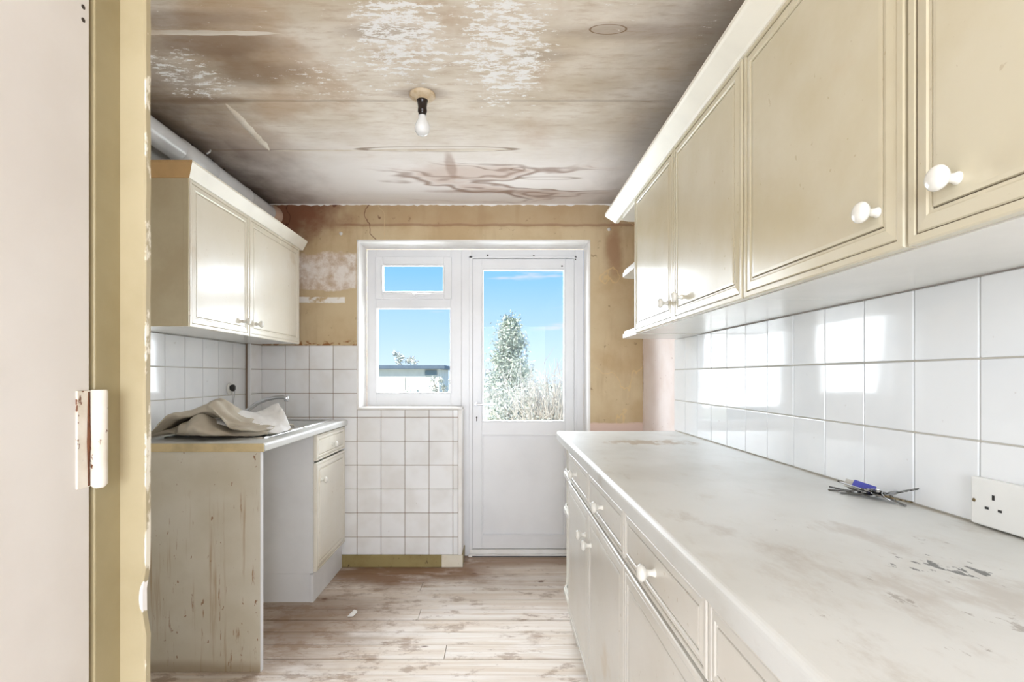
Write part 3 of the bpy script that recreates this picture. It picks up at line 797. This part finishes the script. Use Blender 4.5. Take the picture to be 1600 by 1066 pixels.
# duct along the ceiling on top of the cabinet
du = thing('extractor_duct', (-1.41, 2.5, 2.19), 'white plastic duct pipe along the ceiling above the left cabinet', 'pipe')
PX, PZ = -1.412, 2.188
MB().tube([(PX, 1.10, PZ), (PX, 2.245, PZ)], .050, 28).build('pipe', M['pipe'], du)
MB().tube([(PX, 2.245, PZ), (PX, 2.25, PZ), (PX, 2.50, PZ), (PX, 2.505, PZ)], [.050, .0535, .0535, .050], 28).build('coupling', M['pipe'], du)
MB().tube([(PX, 2.505, PZ), (PX, 2.83, PZ)], .050, 28).build('pipe', M['pipe'], du)
MB().tube([(PX, 2.83, PZ), (PX, 2.833, PZ), (PX, 2.86, PZ), (PX, 2.863, PZ)], [.050, .052, .052, .050], 28).build('clip', M['pipe'], du)
MB().tube([(PX, 2.863, PZ), (PX, 3.15, PZ)], .050, 28).build('pipe', M['pipe'], du)
cm = MB().tube([(PX, 3.13, PZ), (PX, 3.15, PZ), (PX, 3.19, PZ), (PX, 3.199, PZ)], [.051, .058, .064, .066], 24)
cm.build('collar', M['plaster'], du)
sm_ = MB().lathe([(.005, 0), (.005, .004)], (0, 0, 0), (.75, 0, .65), 8).mesh('screw', M['dark'])
for y_ in (2.29, 2.46, 2.56): inst('screw', sm_, du, (PX + .040, y_, PZ + .035))
MB().tube([(PX + .045, 2.40, PZ + .045), (PX + .052, 2.41, PZ + .058), (PX + .05, 2.42, PZ + .07)], .004, 6).build('cable_tie', M['pipe'], du)

# ------------------------------------------------------------------ left base run
XLF = -.955
ep = thing('end_panel', (-1.23, 2.07, 0), 'beige rust-streaked end panel holding up the near end of the sink worktop', 'panel')
MB().box(XL + .001, XLF - .004, 2.06, 2.078, .0, .886).build('board', M['streak'], ep)
MB().box(XLF - .004, XLF, 2.059, 2.079, .0, .886, b=.001).build('edge_strip', M['whitecab'], ep)
sb = thing('sink_cabinet', (-1.24, 2.95, 0), 'white sink base cabinet with one drawer over one door', 'cabinet')
cb = MB().box(XL + .001, XLF - .02, 2.69, 2.708, .152, .886).box(XL + .001, XLF - .02, 3.165, 3.183, .152, .886).box(XL + .001, XLF - .02, 2.708, 3.165, .152, .17)
cb.box(XL + .001, XL + .008, 2.708, 3.165, .17, .886)
cb.build('body', M['whitecab'], sb)
MB().box(XL + .001, -.992, 2.694, 2.71, 0, .150).build('plinth_return', M['whitecab'], sb)
MB().box(-.990, -.974, 2.690, 3.183, 0, .150, b=.001).build('plinth', M['whitecab'], sb)
d = front('drawer', sb, XLF, 1, 2.694, 3.183, .742, .880, M['creamL'], PROF_S, M['grimel']); knob(d, XLF, 1, 2.935, .80)
d = front('door', sb, XLF, 1, 2.694, 3.183, .160, .732, M['creamL'], PROF, M['grimel']); knob(d, XLF, 1, 2.755, .632)
# worktop with cut-out for the bowl
SX0, SX1, SY0, SY1 = -1.425, -1.035, 2.70, 3.10
lw = thing('worktop', (-1.22, 2.63, .886), 'short white sink worktop with a yellowed near edge on the left', 'worktop')
wt = MB(); zt, zb = .920, .886
wt.prism([(-1.01 if i in (0,) else a, b) for i, (a, b) in enumerate(nose(-.940, 1, zt, zb))][:-1] + [(-1.01, zt)], 2.062, YW - .009)
wt.box(SX1 + .003, -1.01, 2.062, YW - .009, zb, zt).box(XL + .009, SX0 - .003, 2.062, YW - .15, zb, zt)
wt.box(SX0 - .003, SX1 + .003, 2.062, SY0 - .003, zb, zt).box(SX0 - .003, SX1 + .003, SY1 + .003, YW - .009, zb, zt)
wt.build('top', M['top'], lw)
MB().box(XL + .009, -.944, 2.054, 2.0618, zb, zt - .001, b=.001).build('edging', M['edge'], lw)
# sink
sk = thing('sink', (-1.23, 2.75, .92), 'stainless steel inset sink with drainer set into the left worktop', 'sink')
def rrect(x0, x1, y0, y1, r, z, n=5):
    o = []
    for cx, cy, a0 in ((x1 - r, y1 - r, 0), (x0 + r, y1 - r, PI / 2), (x0 + r, y0 + r, PI), (x1 - r, y0 + r, 1.5 * PI)):
        for k in range(n + 1):
            a = a0 + PI / 2 * k / n; o.append((cx + r * math.cos(a), cy + r * math.sin(a), z))
    return o
bowl = MB().rings([rrect(SX0 - .028, SX1 + .022, SY0 - .02, SY1 + .02, .03, .9205), rrect(SX0 - .026, SX1 + .020, SY0 - .018, SY1 + .018, .03, .927), rrect(SX0 - .006, SX1 + .002, SY0 - .002, SY1 + .002, .04, .926),
                   rrect(SX0, SX1, SY0, SY1, .045, .918), rrect(SX0 + .012, SX1 - .012, SY0 + .012, SY1 - .012, .05, .79), rrect(SX0 + .04, SX1 - .04, SY0 + .04, SY1 - .04, .05, .765)], smooth=True, cap=False)
bo = rrect(SX0 + .04, SX1 - .04, SY0 + .04, SY1 - .04, .05, .765); bowl.add(bo, [list(range(len(bo)))])
bowl.build('bowl', M['steel'], sk)
dr = MB().rings([rrect(SX0 - .028, SX1 + .022, 2.20, SY0 - .0215, .03, .9205), rrect(SX0 - .026, SX1 + .020, 2.202, SY0 - .0235, .03, .927), rrect(SX0 - .006, SX1 + .0, 2.222, SY0 - .032, .03, .9255), rrect(SX0 + .006, SX1 - .012, 2.234, SY0 - .04, .03, .9215)], smooth=True, cap=False)
dd = rrect(SX0 + .006, SX1 - .012, 2.234, SY0 - .04, .03, .9215); dr.add(dd, [list(range(len(dd)))])
dro = dr.build('drainer', M['steel'], sk)
for k in range(6):
    xx = SX0 + .06 + k * .055
    MB().tube([(xx, 2.26, .9215), (xx, 2.27, .9235), (xx, 2.62, .9235), (xx, 2.63, .9215)], [.001, .004, .004, .001], 8).build('rib', M['steel'], dro)
MB().lathe([(.034, 0), (.034, .003), (.026, .003), (.022, .001), (.002, .001)], (-1.23, 2.90, .765), (0, 0, 1), 18).build('waste', M['chrome'], sk)
# tap
tp = thing('tap', (-1.468, 2.86, .92), 'chrome mixer tap with a long arched spout over the sink', 'tap')
MB().lathe([(.020, 0), (.020, .006), (.018, .012), (.017, .055), (.016, .064), (.004, .068)], (-1.4835, 2.86, .9205), (0, 0, 1), 20).build('base', M['chrome'], tp)
path = [(-1.47, 2.86, .955), (-1.425, 2.862, .978), (-1.39, 2.865, 1.010), (-1.35, 2.868, 1.040), (-1.30, 2.87, 1.060), (-1.25, 2.872, 1.070), (-1.21, 2.873, 1.072), (-1.192, 2.873, 1.068)]
MB().tube(path, [.011, .012, .012, .0115, .011, .0105, .0105, .010], 14).build('spout', M['chrome'], tp)
MB().lathe([(.011, 0), (.0125, .003), (.0125, .026), (.010, .028)], (-1.190, 2.873, 1.076), (0, 0, -1), 16).build('aerator', M['chrome'], tp)
MB().tube([(-1.4835, 2.855, .985), (-1.483, 2.82, 1.0), (-1.482, 2.77, 1.012)], [.007, .006, .005], 10).build('lever', M['chrome'], tp)
# plug parked in a holder on the wall tiles
pg = thing('plug_holder', (-1.505, 2.86, 1.12), 'small round white plug holder with black plug on the left wall tiles', 'plug holder')
MB().lathe([(.034, 0), (.034, .003), (.028, .006), (.005, .007)], (XL + .0085, 2.862, 1.118), (1, 0, 0), 22).build('disc', M['socket'], pg)
MB().lathe([(.017, 0), (.019, .006), (.019, .016), (.014, .02), (.003, .021)], (XL + .0150, 2.868, 1.124), (1, 0, 0), 18).build('plug', M['black'], pg)
ch = MB()
pts = [(XL + .03, 2.878, 1.118), (XL + .022, 2.893, 1.09), (XL + .014, 2.897, 1.05), (XL + .013, 2.90, 1.0), (XL + .013, 2.903, .925)]
ch.tube(pts, .0018, 6); ch.build('chain', M['chrome'], pg)

# ------------------------------------------------------------------ crumpled sack on the drainer
from mathutils import noise as mn
def sheet(name, pts_fn, nu, nv, mat, parent, thick=.0035, sub=1):
    vs = [pts_fn(i / nu, j / nv) for i in range(nu + 1) for j in range(nv + 1)]
    fs = [(i * (nv + 1) + j, (i + 1) * (nv + 1) + j, (i + 1) * (nv + 1) + j + 1, i * (nv + 1) + j + 1) for i in range(nu) for j in range(nv)]
    o = MB().add(vs, fs, True).build(name, mat, parent)
    s = o.modifiers.new('thickness', 'SOLIDIFY'); s.thickness = thick; s.offset = 0
    s = o.modifiers.new('smooth', 'SUBSURF'); s.levels = sub; s.render_levels = sub
    return o
def spline(pts, t):
    n = len(pts) - 1; x = min(max(t, 0), .9999) * n; i = int(x); u = x - i
    p = [Vector(pts[max(0, min(n, i + k))]) for k in (-1, 0, 1, 2)]
    return .5 * ((2 * p[1]) + (p[2] - p[0]) * u + (2 * p[0] - 5 * p[1] + 4 * p[2] - p[3]) * u * u + (3 * p[1] - p[0] - 3 * p[2] + p[3]) * u ** 3)
gc = G('grey_canvas', .9, .2)
nn = gc.noise(6, detail=5); gc.color(gc.mix(nn.ss(.35, .7), C(202, 194, 178), C(182, 172, 154))); gc.bump(gc.noise(160, detail=2), .15, .001)
gw = G('white_sack_lining', .55, .4)
nn = gw.noise(26, sx=.6, detail=5, rough=.7); gw.color(gw.mix(nn.ss(.60, .66) * .5, C(246, 245, 243), C(206, 204, 202))); gw.bump(gw.noise(30, detail=4), .3, .004)
M['canvas'], M['lining'] = gc.m, gw.m
sack = thing('crumpled_sack', (-1.2, 2.3, .928), 'crumpled grey canvas sack with white lining lying on the sink drainer', 'sack')
# zig-zag section (y, z): layers folded back on themselves, bends towards the viewer
SEC = [(.34, .004), (.20, .004), (.06, .006), (.005, .022), (.03, .050), (.14, .048), (.22, .052), (.24, .066), (.18, .078), (.07, .074), (.018, .088), (.03, .112), (.10, .124), (.20, .110), (.29, .070), (.36, .020)]
def fold(u, v):
    p = spline(SEC, v)
    env = min(1, (u + .012) / .16) ** .5 * min(1, (1.05 - u) / .5) ** .5
    x = -1.455 + .44 * u
    hh = .30 + .80 * math.exp(-((u - .42) / .34) ** 2)
    p = p + Vector((.035 * math.sin(9 * u + 5 * v), .014 * math.sin(13 * u + 9 * v) * min(1, p.y / .03)))
    q = Vector((x * 6, p.x * 8, p.y * 14 + 3))
    w1_, w2_ = mn.noise(q), mn.noise(q * 2.3 + Vector((5, 1, 2)))
    cr_ = 1 - abs(mn.noise(Vector((x * 11 + p.x * 9, p.x * 14 - x * 6, p.y * 20 + 7)))) * 2
    fr_ = max(0, 1 - p.x / .12)
    y = 2.125 - (cr_ * .016 + w2_ * .014) * fr_ + p.x * (.55 + .5 * env) + .035 * math.sin(u * 7.5 + 4 * p.y) + w1_ * .018 + .10 * u * u
    c2 = 1 - abs(mn.noise(Vector((x * 22 - p.x * 10, p.x * 30 + x * 9, p.y * 30)))) * 2
    z = .9300 + p.y * hh * env ** .7 + (w1_ * .020 + w2_ * .010 + cr_ * .010 + c2 * .006) * min(1, p.y / .03)
    x += w2_ * .020 + .10 * (p.y / .12 - .5) * (u - .5) * -.6
    return (x, y, max(z, .9295))
sheet('canvas_folds', fold, 56, 80, M['canvas'], sack)
# white flap, stiff and flaring up to its far corner
def flap(u, v):
    a = spline([(-1.26, 2.20, .990), (-1.14, 2.215, .958), (-1.06, 2.25, .940), (-.985, 2.30, .934), (-.965, 2.38, .945)], v)       # near edge
    b = spline([(-1.34, 2.40, 1.045), (-1.27, 2.44, 1.030), (-1.20, 2.47, 1.020), (-1.14, 2.50, 1.024), (-1.075, 2.50, 1.060)], v)    # far edge
    p = a.lerp(b, u)
    arch = math.sin(PI * u) * .026 * (1 - v * .7)
    n_ = mn.noise(p * 16) * .010 + (1 - abs(mn.noise(p * 26)) * 2) * .005
    return (p.x, p.y, max(p.z + arch + n_, .9295))
sheet('white_lining', flap, 24, 32, M['lining'], sack)
def under(u, v):
    a = spline([(-1.30, 2.22, .934), (-1.18, 2.23, .932), (-1.07, 2.28, .932), (-.99, 2.36, .932)], v)
    b = spline([(-1.36, 2.50, .936), (-1.26, 2.53, .932), (-1.17, 2.55, .932), (-1.08, 2.53, .935)], v)
    p = a.lerp(b, u)
    return (p.x, p.y, max(.9295, p.z + .03 * math.sin(PI * u) * math.sin(PI * v) + mn.noise(p * 14) * .008))
sheet('under_layer', under, 16, 20, M['lining'], sack)

# ------------------------------------------------------------------ ceiling lamp
cl_ = thing('ceiling_lamp', (-.291, 1.956, CE), 'bare white bulb in a dark lamp holder on the stained ceiling', 'lamp')
MB().lathe([(.049, 0), (.049, .006), (.044, .012), (.030, .016), (.022, .022)], (-.291, 1.956, CE - .0005), (0, 0, -1), 28).build('ceiling_rose', M['rose'], cl_)
MB().lathe([(.021, .018), (.022, .024), (.019, .030), (.0165, .050), (.0175, .056), (.0175, .066), (.0150, .068), (.0150, .080)], (-.291, 1.956, CE), (.0, 0, -1), 22).build('lamp_holder', M['holder'], cl_)
MB().lathe([(.0125, .078), (.0130, .085), (.015, .092), (.022, .105), (.0275, .118), (.0290, .128), (.0270, .140), (.0210, .150), (.011, .1565), (.001, .158)], (-.291, 1.956, CE), (0, 0, -1), 26).build('bulb', M['bulb'], cl_)

# ------------------------------------------------------------------ socket on the right wall
sk_ = thing('wall_socket', (XR - .01, .909, .96), 'white three-pin wall socket low on the right wall tiles by the worktop', 'socket')
SY, SZ, SF = .909, .962, XR - .0085
MB().box(SF - .014, SF, .806, .952, SZ - .043, SZ + .043, b=.003).build('plate', M['socket'], sk_)
for oy in (SY, SY - .070):
    for dy, dz, w, h in ((-.001, .012, .0045, .009), (.011, -.009, .007, .0045), (-.013, -.009, .007, .0045)):
        MB().box(SF - .0146, SF - .009, oy + dy - w / 2, oy + dy + w / 2, SZ + dz - h / 2, SZ + dz + h / 2).build('pin_hole', M['black'], sk_)
for y_ in (.945, .813):
    MB().lathe([(.0035, 0), (.003, .0014), (.0005, .0018)], (SF - .0138, y_, SZ), (-1, 0, 0), 12).build('screw', M['brass'], sk_)

# ------------------------------------------------------------------ keys
kb = thing('key_bunch', (.84, 1.16, ZWT), 'bunch of keys with a blue fob on the worktop by the tiles', 'keys')
def key_mesh(L, r, mat, nm='key'):
    mb = MB(); n = 16; t = .0017
    for sgn in (1,):
        ro = [(math.cos(2 * PI * k / n) * r * (1.15 if abs(math.cos(2 * PI * k / n)) > .6 else 1), math.sin(2 * PI * k / n) * r) for k in range(n)]
        ri = [(-.3 * r + math.cos(2 * PI * k / n) * r * .33, math.sin(2 * PI * k / n) * r * .33) for k in range(n)]
        vs = [(a, b, t) for a, b in ro] + [(a, b, t) for a, b in ri] + [(a, b, -t) for a, b in ro] + [(a, b, -t) for a, b in ri]
        fs = []
        for k in range(n):
            q = (k + 1) % n
            fs += [(k, q, n + q, n + k), (2 * n + q, 2 * n + k, 3 * n + k, 3 * n + q), (k, 2 * n + k, 2 * n + q, q), (n + k, n + q, 3 * n + q, 3 * n + k)]
        mb.add(vs, fs)
    pts = [(r * .9, -.0035)]
    m = 9
    for k in range(m):
        x = r + (L - r) * (k + .5) / m
        pts.append((x, -.0038 + (.0022 if k % 2 else .0002) * (1 if k > 2 else 0)))
    pts += [(L, 0), (L - .003, .0035), (r * .9, .0035)]
    mb.prism(pts, -t * .8, t * .8, axis='z')
    return mb.mesh(nm, mat)
M['keym'] = m_plain('worn_nickel', C(120, 118, 114), .35, .15, 60, metal=1)
kms = [key_mesh(.055, .0125, M['keym']), key_mesh(.050, .0115, M['brass']), key_mesh(.062, .013, M['keym'])]
KP = [(.843, 1.168, .006, 100, 4, 0), (.838, 1.150, .009, 130, -6, 2), (.852, 1.140, .011, 250, 8, 1), (.842, 1.135, .013, 285, -10, 2), (.856, 1.158, .008, 60, 5, 0),
      (.846, 1.145, .016, 215, 14, 0), (.850, 1.128, .010, 320, -6, 1), (.835, 1.160, .015, 165, 18, 2), (.858, 1.120, .018, 300, 22, 0)]
for x, y, z, a, tl, k in KP:
    inst('key', kms[k], kb, (x, y, ZWT + z), (math.radians(tl * .6), math.radians(-tl), math.radians(a)))
def ring_mesh(R, r, mat, nm):
    mb = MB(); n, m = 24, 8
    rs = [[((R + r * math.cos(2 * PI * j / m)) * math.cos(2 * PI * i / n), (R + r * math.cos(2 * PI * j / m)) * math.sin(2 * PI * i / n), r * math.sin(2 * PI * j / m)) for j in range(m)] for i in range(n + 1)]
    return mb.rings(rs, cap=False).mesh(nm, mat)
rm = ring_mesh(.014, .0011, M['chrome'], 'key_ring')
inst('key_ring', rm, kb, (.852, 1.118, ZWT + .012), (.5, .3, 0)); inst('key_ring', rm, kb, (.846, 1.148, ZWT + .016), (-.4, .4, 0))
fob = MB().box(-.010, .010, -.022, .022, -.002, .002, b=.0015).mesh('fob', M['blue']); qf = Vector((0, 0, 1)).rotation_difference(Vector((-.42, -.58, .70)))
inst('fob', fob, kb, (.836, 1.172, ZWT + .022), (qf @ Matrix.Rotation(.62, 3, 'Z').to_quaternion()).to_euler())
tg_ = MB().box(-.011, .011, -.019, .019, -.0015, .0015, b=.001).mesh('tag', M['tagc']); inst('tag', tg_, kb, (.846, 1.218, ZWT + .017), (qf @ Matrix.Rotation(.75, 3, 'Z').to_quaternion()).to_euler())
inst('key', kms[2], kb, (.832, 1.20, ZWT + .004), (0, 0, 1.9)); inst('key', kms[0], kb, (.826, 1.19, ZWT + .007), (0, .1, 2.2))

# paper scrap on the floor, small hooks on the wall
def scrap(u, v):
    return (-.745 + .03 * u + .008 * v, 2.52 + .05 * v, .003 + .012 * math.sin(PI * u) * v + .004 * mn.noise(Vector((u * 4, v * 4, 1))) + .004)
ps = sheet('paper_scrap', scrap, 6, 6, M['chip'], None, .0008)
tag(ps, 'small torn white paper scrap on the floorboards by the plinth', 'paper scrap')
HM = MB().lathe([(.011, 0), (.011, .003), (.004, .005), (.0035, .014), (.002, .016)], (0, 0, 0), (0, -1, 0), 12).mesh('wall_plug', M['chip'])
for x, z, lb in ((-.985, 2.082, 'small white wall plug in the brown wall left of the window'), (.690, 2.108, 'small white wall plug in the brown wall right of the back door')):
    o = inst('wall_plug', HM, None, (x, YW, z)); tag(o, lb, 'wall plug', 'wall plugs beside the window opening')

# ------------------------------------------------------------------ outside
gg = G('pale_garden_ground', .9, .2)
nn = gg.noise(1.5, detail=6); gg.color(gg.mix(nn.ss(.35, .7), C(206, 204, 186), C(180, 186, 160)))
gr_ = MB()
gr_.add([(-60, YW + .25, -.15), (60, YW + .25, -.15), (60, 8, -.35), (-60, 8, -.35), (60, 120, -.6), (-60, 120, -.6)], [(0, 1, 2, 3), (3, 2, 4, 5)])
struct(gr_.build('ground', gg.m))
def m_leaf(name, a, b, c_):
    g = G(name, .6, .3); n = g.noise(3.5, detail=4); n2 = g.noise(40, detail=2)
    g.color(g.mix(n2.ss(.42, .6), g.mix(n.ss(.35, .65), a, b), c_)); return g.m
M['leafA'] = m_leaf('pale_evergreen_leaves', C(176, 186, 164), C(112, 134, 112), C(226, 226, 214))
M['leafB'] = m_leaf('overexposed_leaves', C(212, 210, 196), C(158, 162, 138), C(238, 236, 230))  # overexposed daylight painted in as pale leaf and twig colours
M['twig'] = m_plain('overexposed_twigs', C(214, 204, 192), .8, .12, 3)
M['bark'] = m_plain('grey_bark', C(140, 128, 114), .9, .15, 8)
def leaves(mb, c, n, r_, size, flat=1.0):
    for _ in range(n):
        p = Vector(c) + Vector((random.gauss(0, r_ * .5), random.gauss(0, r_ * .5), random.gauss(0, r_ * .5 * flat)))
        a = Vector((random.gauss(0, 1), random.gauss(0, 1), random.gauss(0, 1))).normalized()
        b = a.cross(Vector((random.gauss(0, 1), random.gauss(0, 1), random.gauss(0, 1)))).normalized()
        s = size * random.uniform(.6, 1.3)
        mid = p + a.cross(b) * s * .12
        mb.add([p - a * s, mid + b * s * .42, p + a * s, mid - b * s * .42], [(0, 1, 2, 3)])
def plant(name, label, cat, base, clusters, leaf, size, group=None, stems=5):
    t = thing(name, base, label, cat, group)
    lm = MB()
    for cx, cy, cz, r_, n in clusters: leaves(lm, (base[0] + cx, base[1] + cy, base[2] + cz), n, r_, size)
    lm.build('foliage', leaf, t)
    tm = MB()
    for k in range(stems):
        c = clusters[(k * len(clusters)) // stems]
        e = Vector((base[0] + c[0], base[1] + c[1], base[2] + c[2])); b = Vector(base) + Vector((random.uniform(-.06, .06), random.uniform(-.06, .06), -.05))
        m_ = b.lerp(e, .5) + Vector((0, 0, .08)); tm.tube([b, m_, e], [.035, .022, .008], 7)
    tm.build('stem', M['bark'], t)
    return t
# tall conical tree seen through the door
cl3 = []
for k in range(60):
    f_ = random.random() ** .8
    w = .62 * (1 - f_) ** .75 + .10; a = random.uniform(0, 2 * PI); rr = w * math.sqrt(random.random())
    cl3.append((rr * math.cos(a), rr * math.sin(a), +.25 + 2.85 * f_, .20 + .18 * (1 - f_), 200))
plant('tree', 'tall pointed leafy tree outside the back door', 'tree', (.24, 13.2, -.44), cl3, M['leafA'], .05)
cl3 = [(random.uniform(-.55, .5), random.uniform(-.35, .35), random.uniform(.1, 1.35), .30, 170) for _ in range(34)]
plant('bush', 'dense pale bush at the foot of the tree outside the back door', 'bush', (.42, 11.0, -.40), cl3, M['leafB'], .04, 'garden bushes')
# twiggy shrub on the right of the door pane
ts = thing('twiggy_shrub', (0.92, 8.9, -.4), 'bare twiggy shrub outside the back door to the right of the tree', 'shrub')
tm = MB()
for k in range(230):
    b = Vector((0.92 + random.gauss(0, .18), 8.9 + random.gauss(0, .15), -.4))
    a = random.gauss(0, .30); l = random.uniform(.9, 1.95)
    d = Vector((math.sin(a) + .05, random.gauss(0, .25), math.cos(a))).normalized()
    m_ = b + d * l * .55 + Vector((random.gauss(0, .04), 0, 0)); e = b + d * l + Vector((random.gauss(0, .12), random.gauss(0, .1), -.04))
    tm.tube([b, m_, e], [.011, .008, .003], 4)
    for q in range(3):
        s_ = m_.lerp(e, random.random()); e2 = s_ + Vector((random.gauss(0, .12), random.gauss(0, .1), random.uniform(.08, .3)))
        tm.tube([s_, e2], [.005, .0025], 3)
o = tm.build('branches', M['twig'], ts); o['kind'] = 'stuff'
lm = MB()
for k in range(30): leaves(lm, (0.92 + random.gauss(0, .35), 8.9 + random.gauss(0, .2), random.uniform(-.1, 1.1)), 22, .18, .03)
lm.build('foliage', M['leafB'], ts)
# outbuilding and bushes seen through the window
ob = thing('outbuilding', (-4.4, 22, -.5), 'pale flat-roofed outbuilding seen through the window', 'building')
MB().box(-8.0, -2.55, 22, 26, -.6, 1.50).build('wall', M['brick_ext'], ob)
MB().box(-8.2, -2.28, 21.7, 26.3, 1.50, 1.66, b=.02).build('roof', m_plain('slate_blue_fascia', C(96, 110, 124), .7), ob)
MB().box(-3.15, -2.65, 21.94, 22.02, 1.22, 1.44).build('vent_window', m_plain('grey_glass', C(120, 134, 140), .3), ob)
MB().box(-4.9, -4.0, 21.95, 22.02, -.5, 1.15, b=.02).build('door', m_plain('pale_wood', C(210, 204, 192), .7), ob)
def bush(label, base, w, h, n, size=.05, leaf='leafB', cnt=60):
    cs = [(random.uniform(-w, w), random.uniform(-w, w) * .6, random.uniform(.15, 1) * h, .22 * max(w, .5), cnt) for _ in range(n)]
    plant('bush', label, 'bush', base, cs, M[leaf], size, 'garden bushes', 4)
bush('low pale bush outside the window in front of the outbuilding', (-2.25, 13.0, -.42), .62, 1.28, 18)
bush('pale bush outside the window at the right end of the outbuilding', (-1.75, 17.0, -.48), .50, 1.75, 14)
bush('round tree top rising behind the outbuilding roof', (-5.2, 29.0, -.6), .75, 3.2, 26, .08, 'leafB', 70)
# boundary fence on the left of the garden, mirrored by the glossy tiles
fe = thing('garden_fence', (-3.3, 8, -.4), 'pale wooden board fence down the left side of the garden', 'fence')
fm = m_plain('weathered_fence_wood', C(214, 206, 194), .8, .12, 5)
bm_ = MB().box(-.012, .012, -.095, .095, 0, 1.75, b=.004).mesh('board', fm); pm_ = MB().box(-.05, .05, -.05, .05, 0, 1.85, b=.006).mesh('post', fm)
for k in range(36): inst('board', bm_, fe, (-3.3 + random.uniform(-.004, .004), 4.2 + k * .2, -.42 + random.uniform(-.01, .01)))
for k in range(5): inst('post', pm_, fe, (-3.37, 4.2 + k * 1.8, -.45))
for z in (.2, 1.1): MB().box(-3.29 + .005, -3.25, 4.1, 11.3, z - .04, z + .04).build('rail', fm, fe)
for k, (yy, hh_) in enumerate(((5.2, 2.9), (8.2, 3.3), (11.2, 3.0))):
    cs = [(random.uniform(-.7, .7), random.uniform(-.8, .8), random.uniform(.5, 1) * hh_, .4, 60) for _ in range(22)]
    plant('tree', ['pale leafy tree beyond the garden fence nearest the house', 'pale leafy tree beyond the middle of the garden fence', 'pale leafy tree beyond the far end of the garden fence'][k], 'tree', (-4.7, yy, -.45), cs, M['leafB'], .07, 'trees beyond the fence')
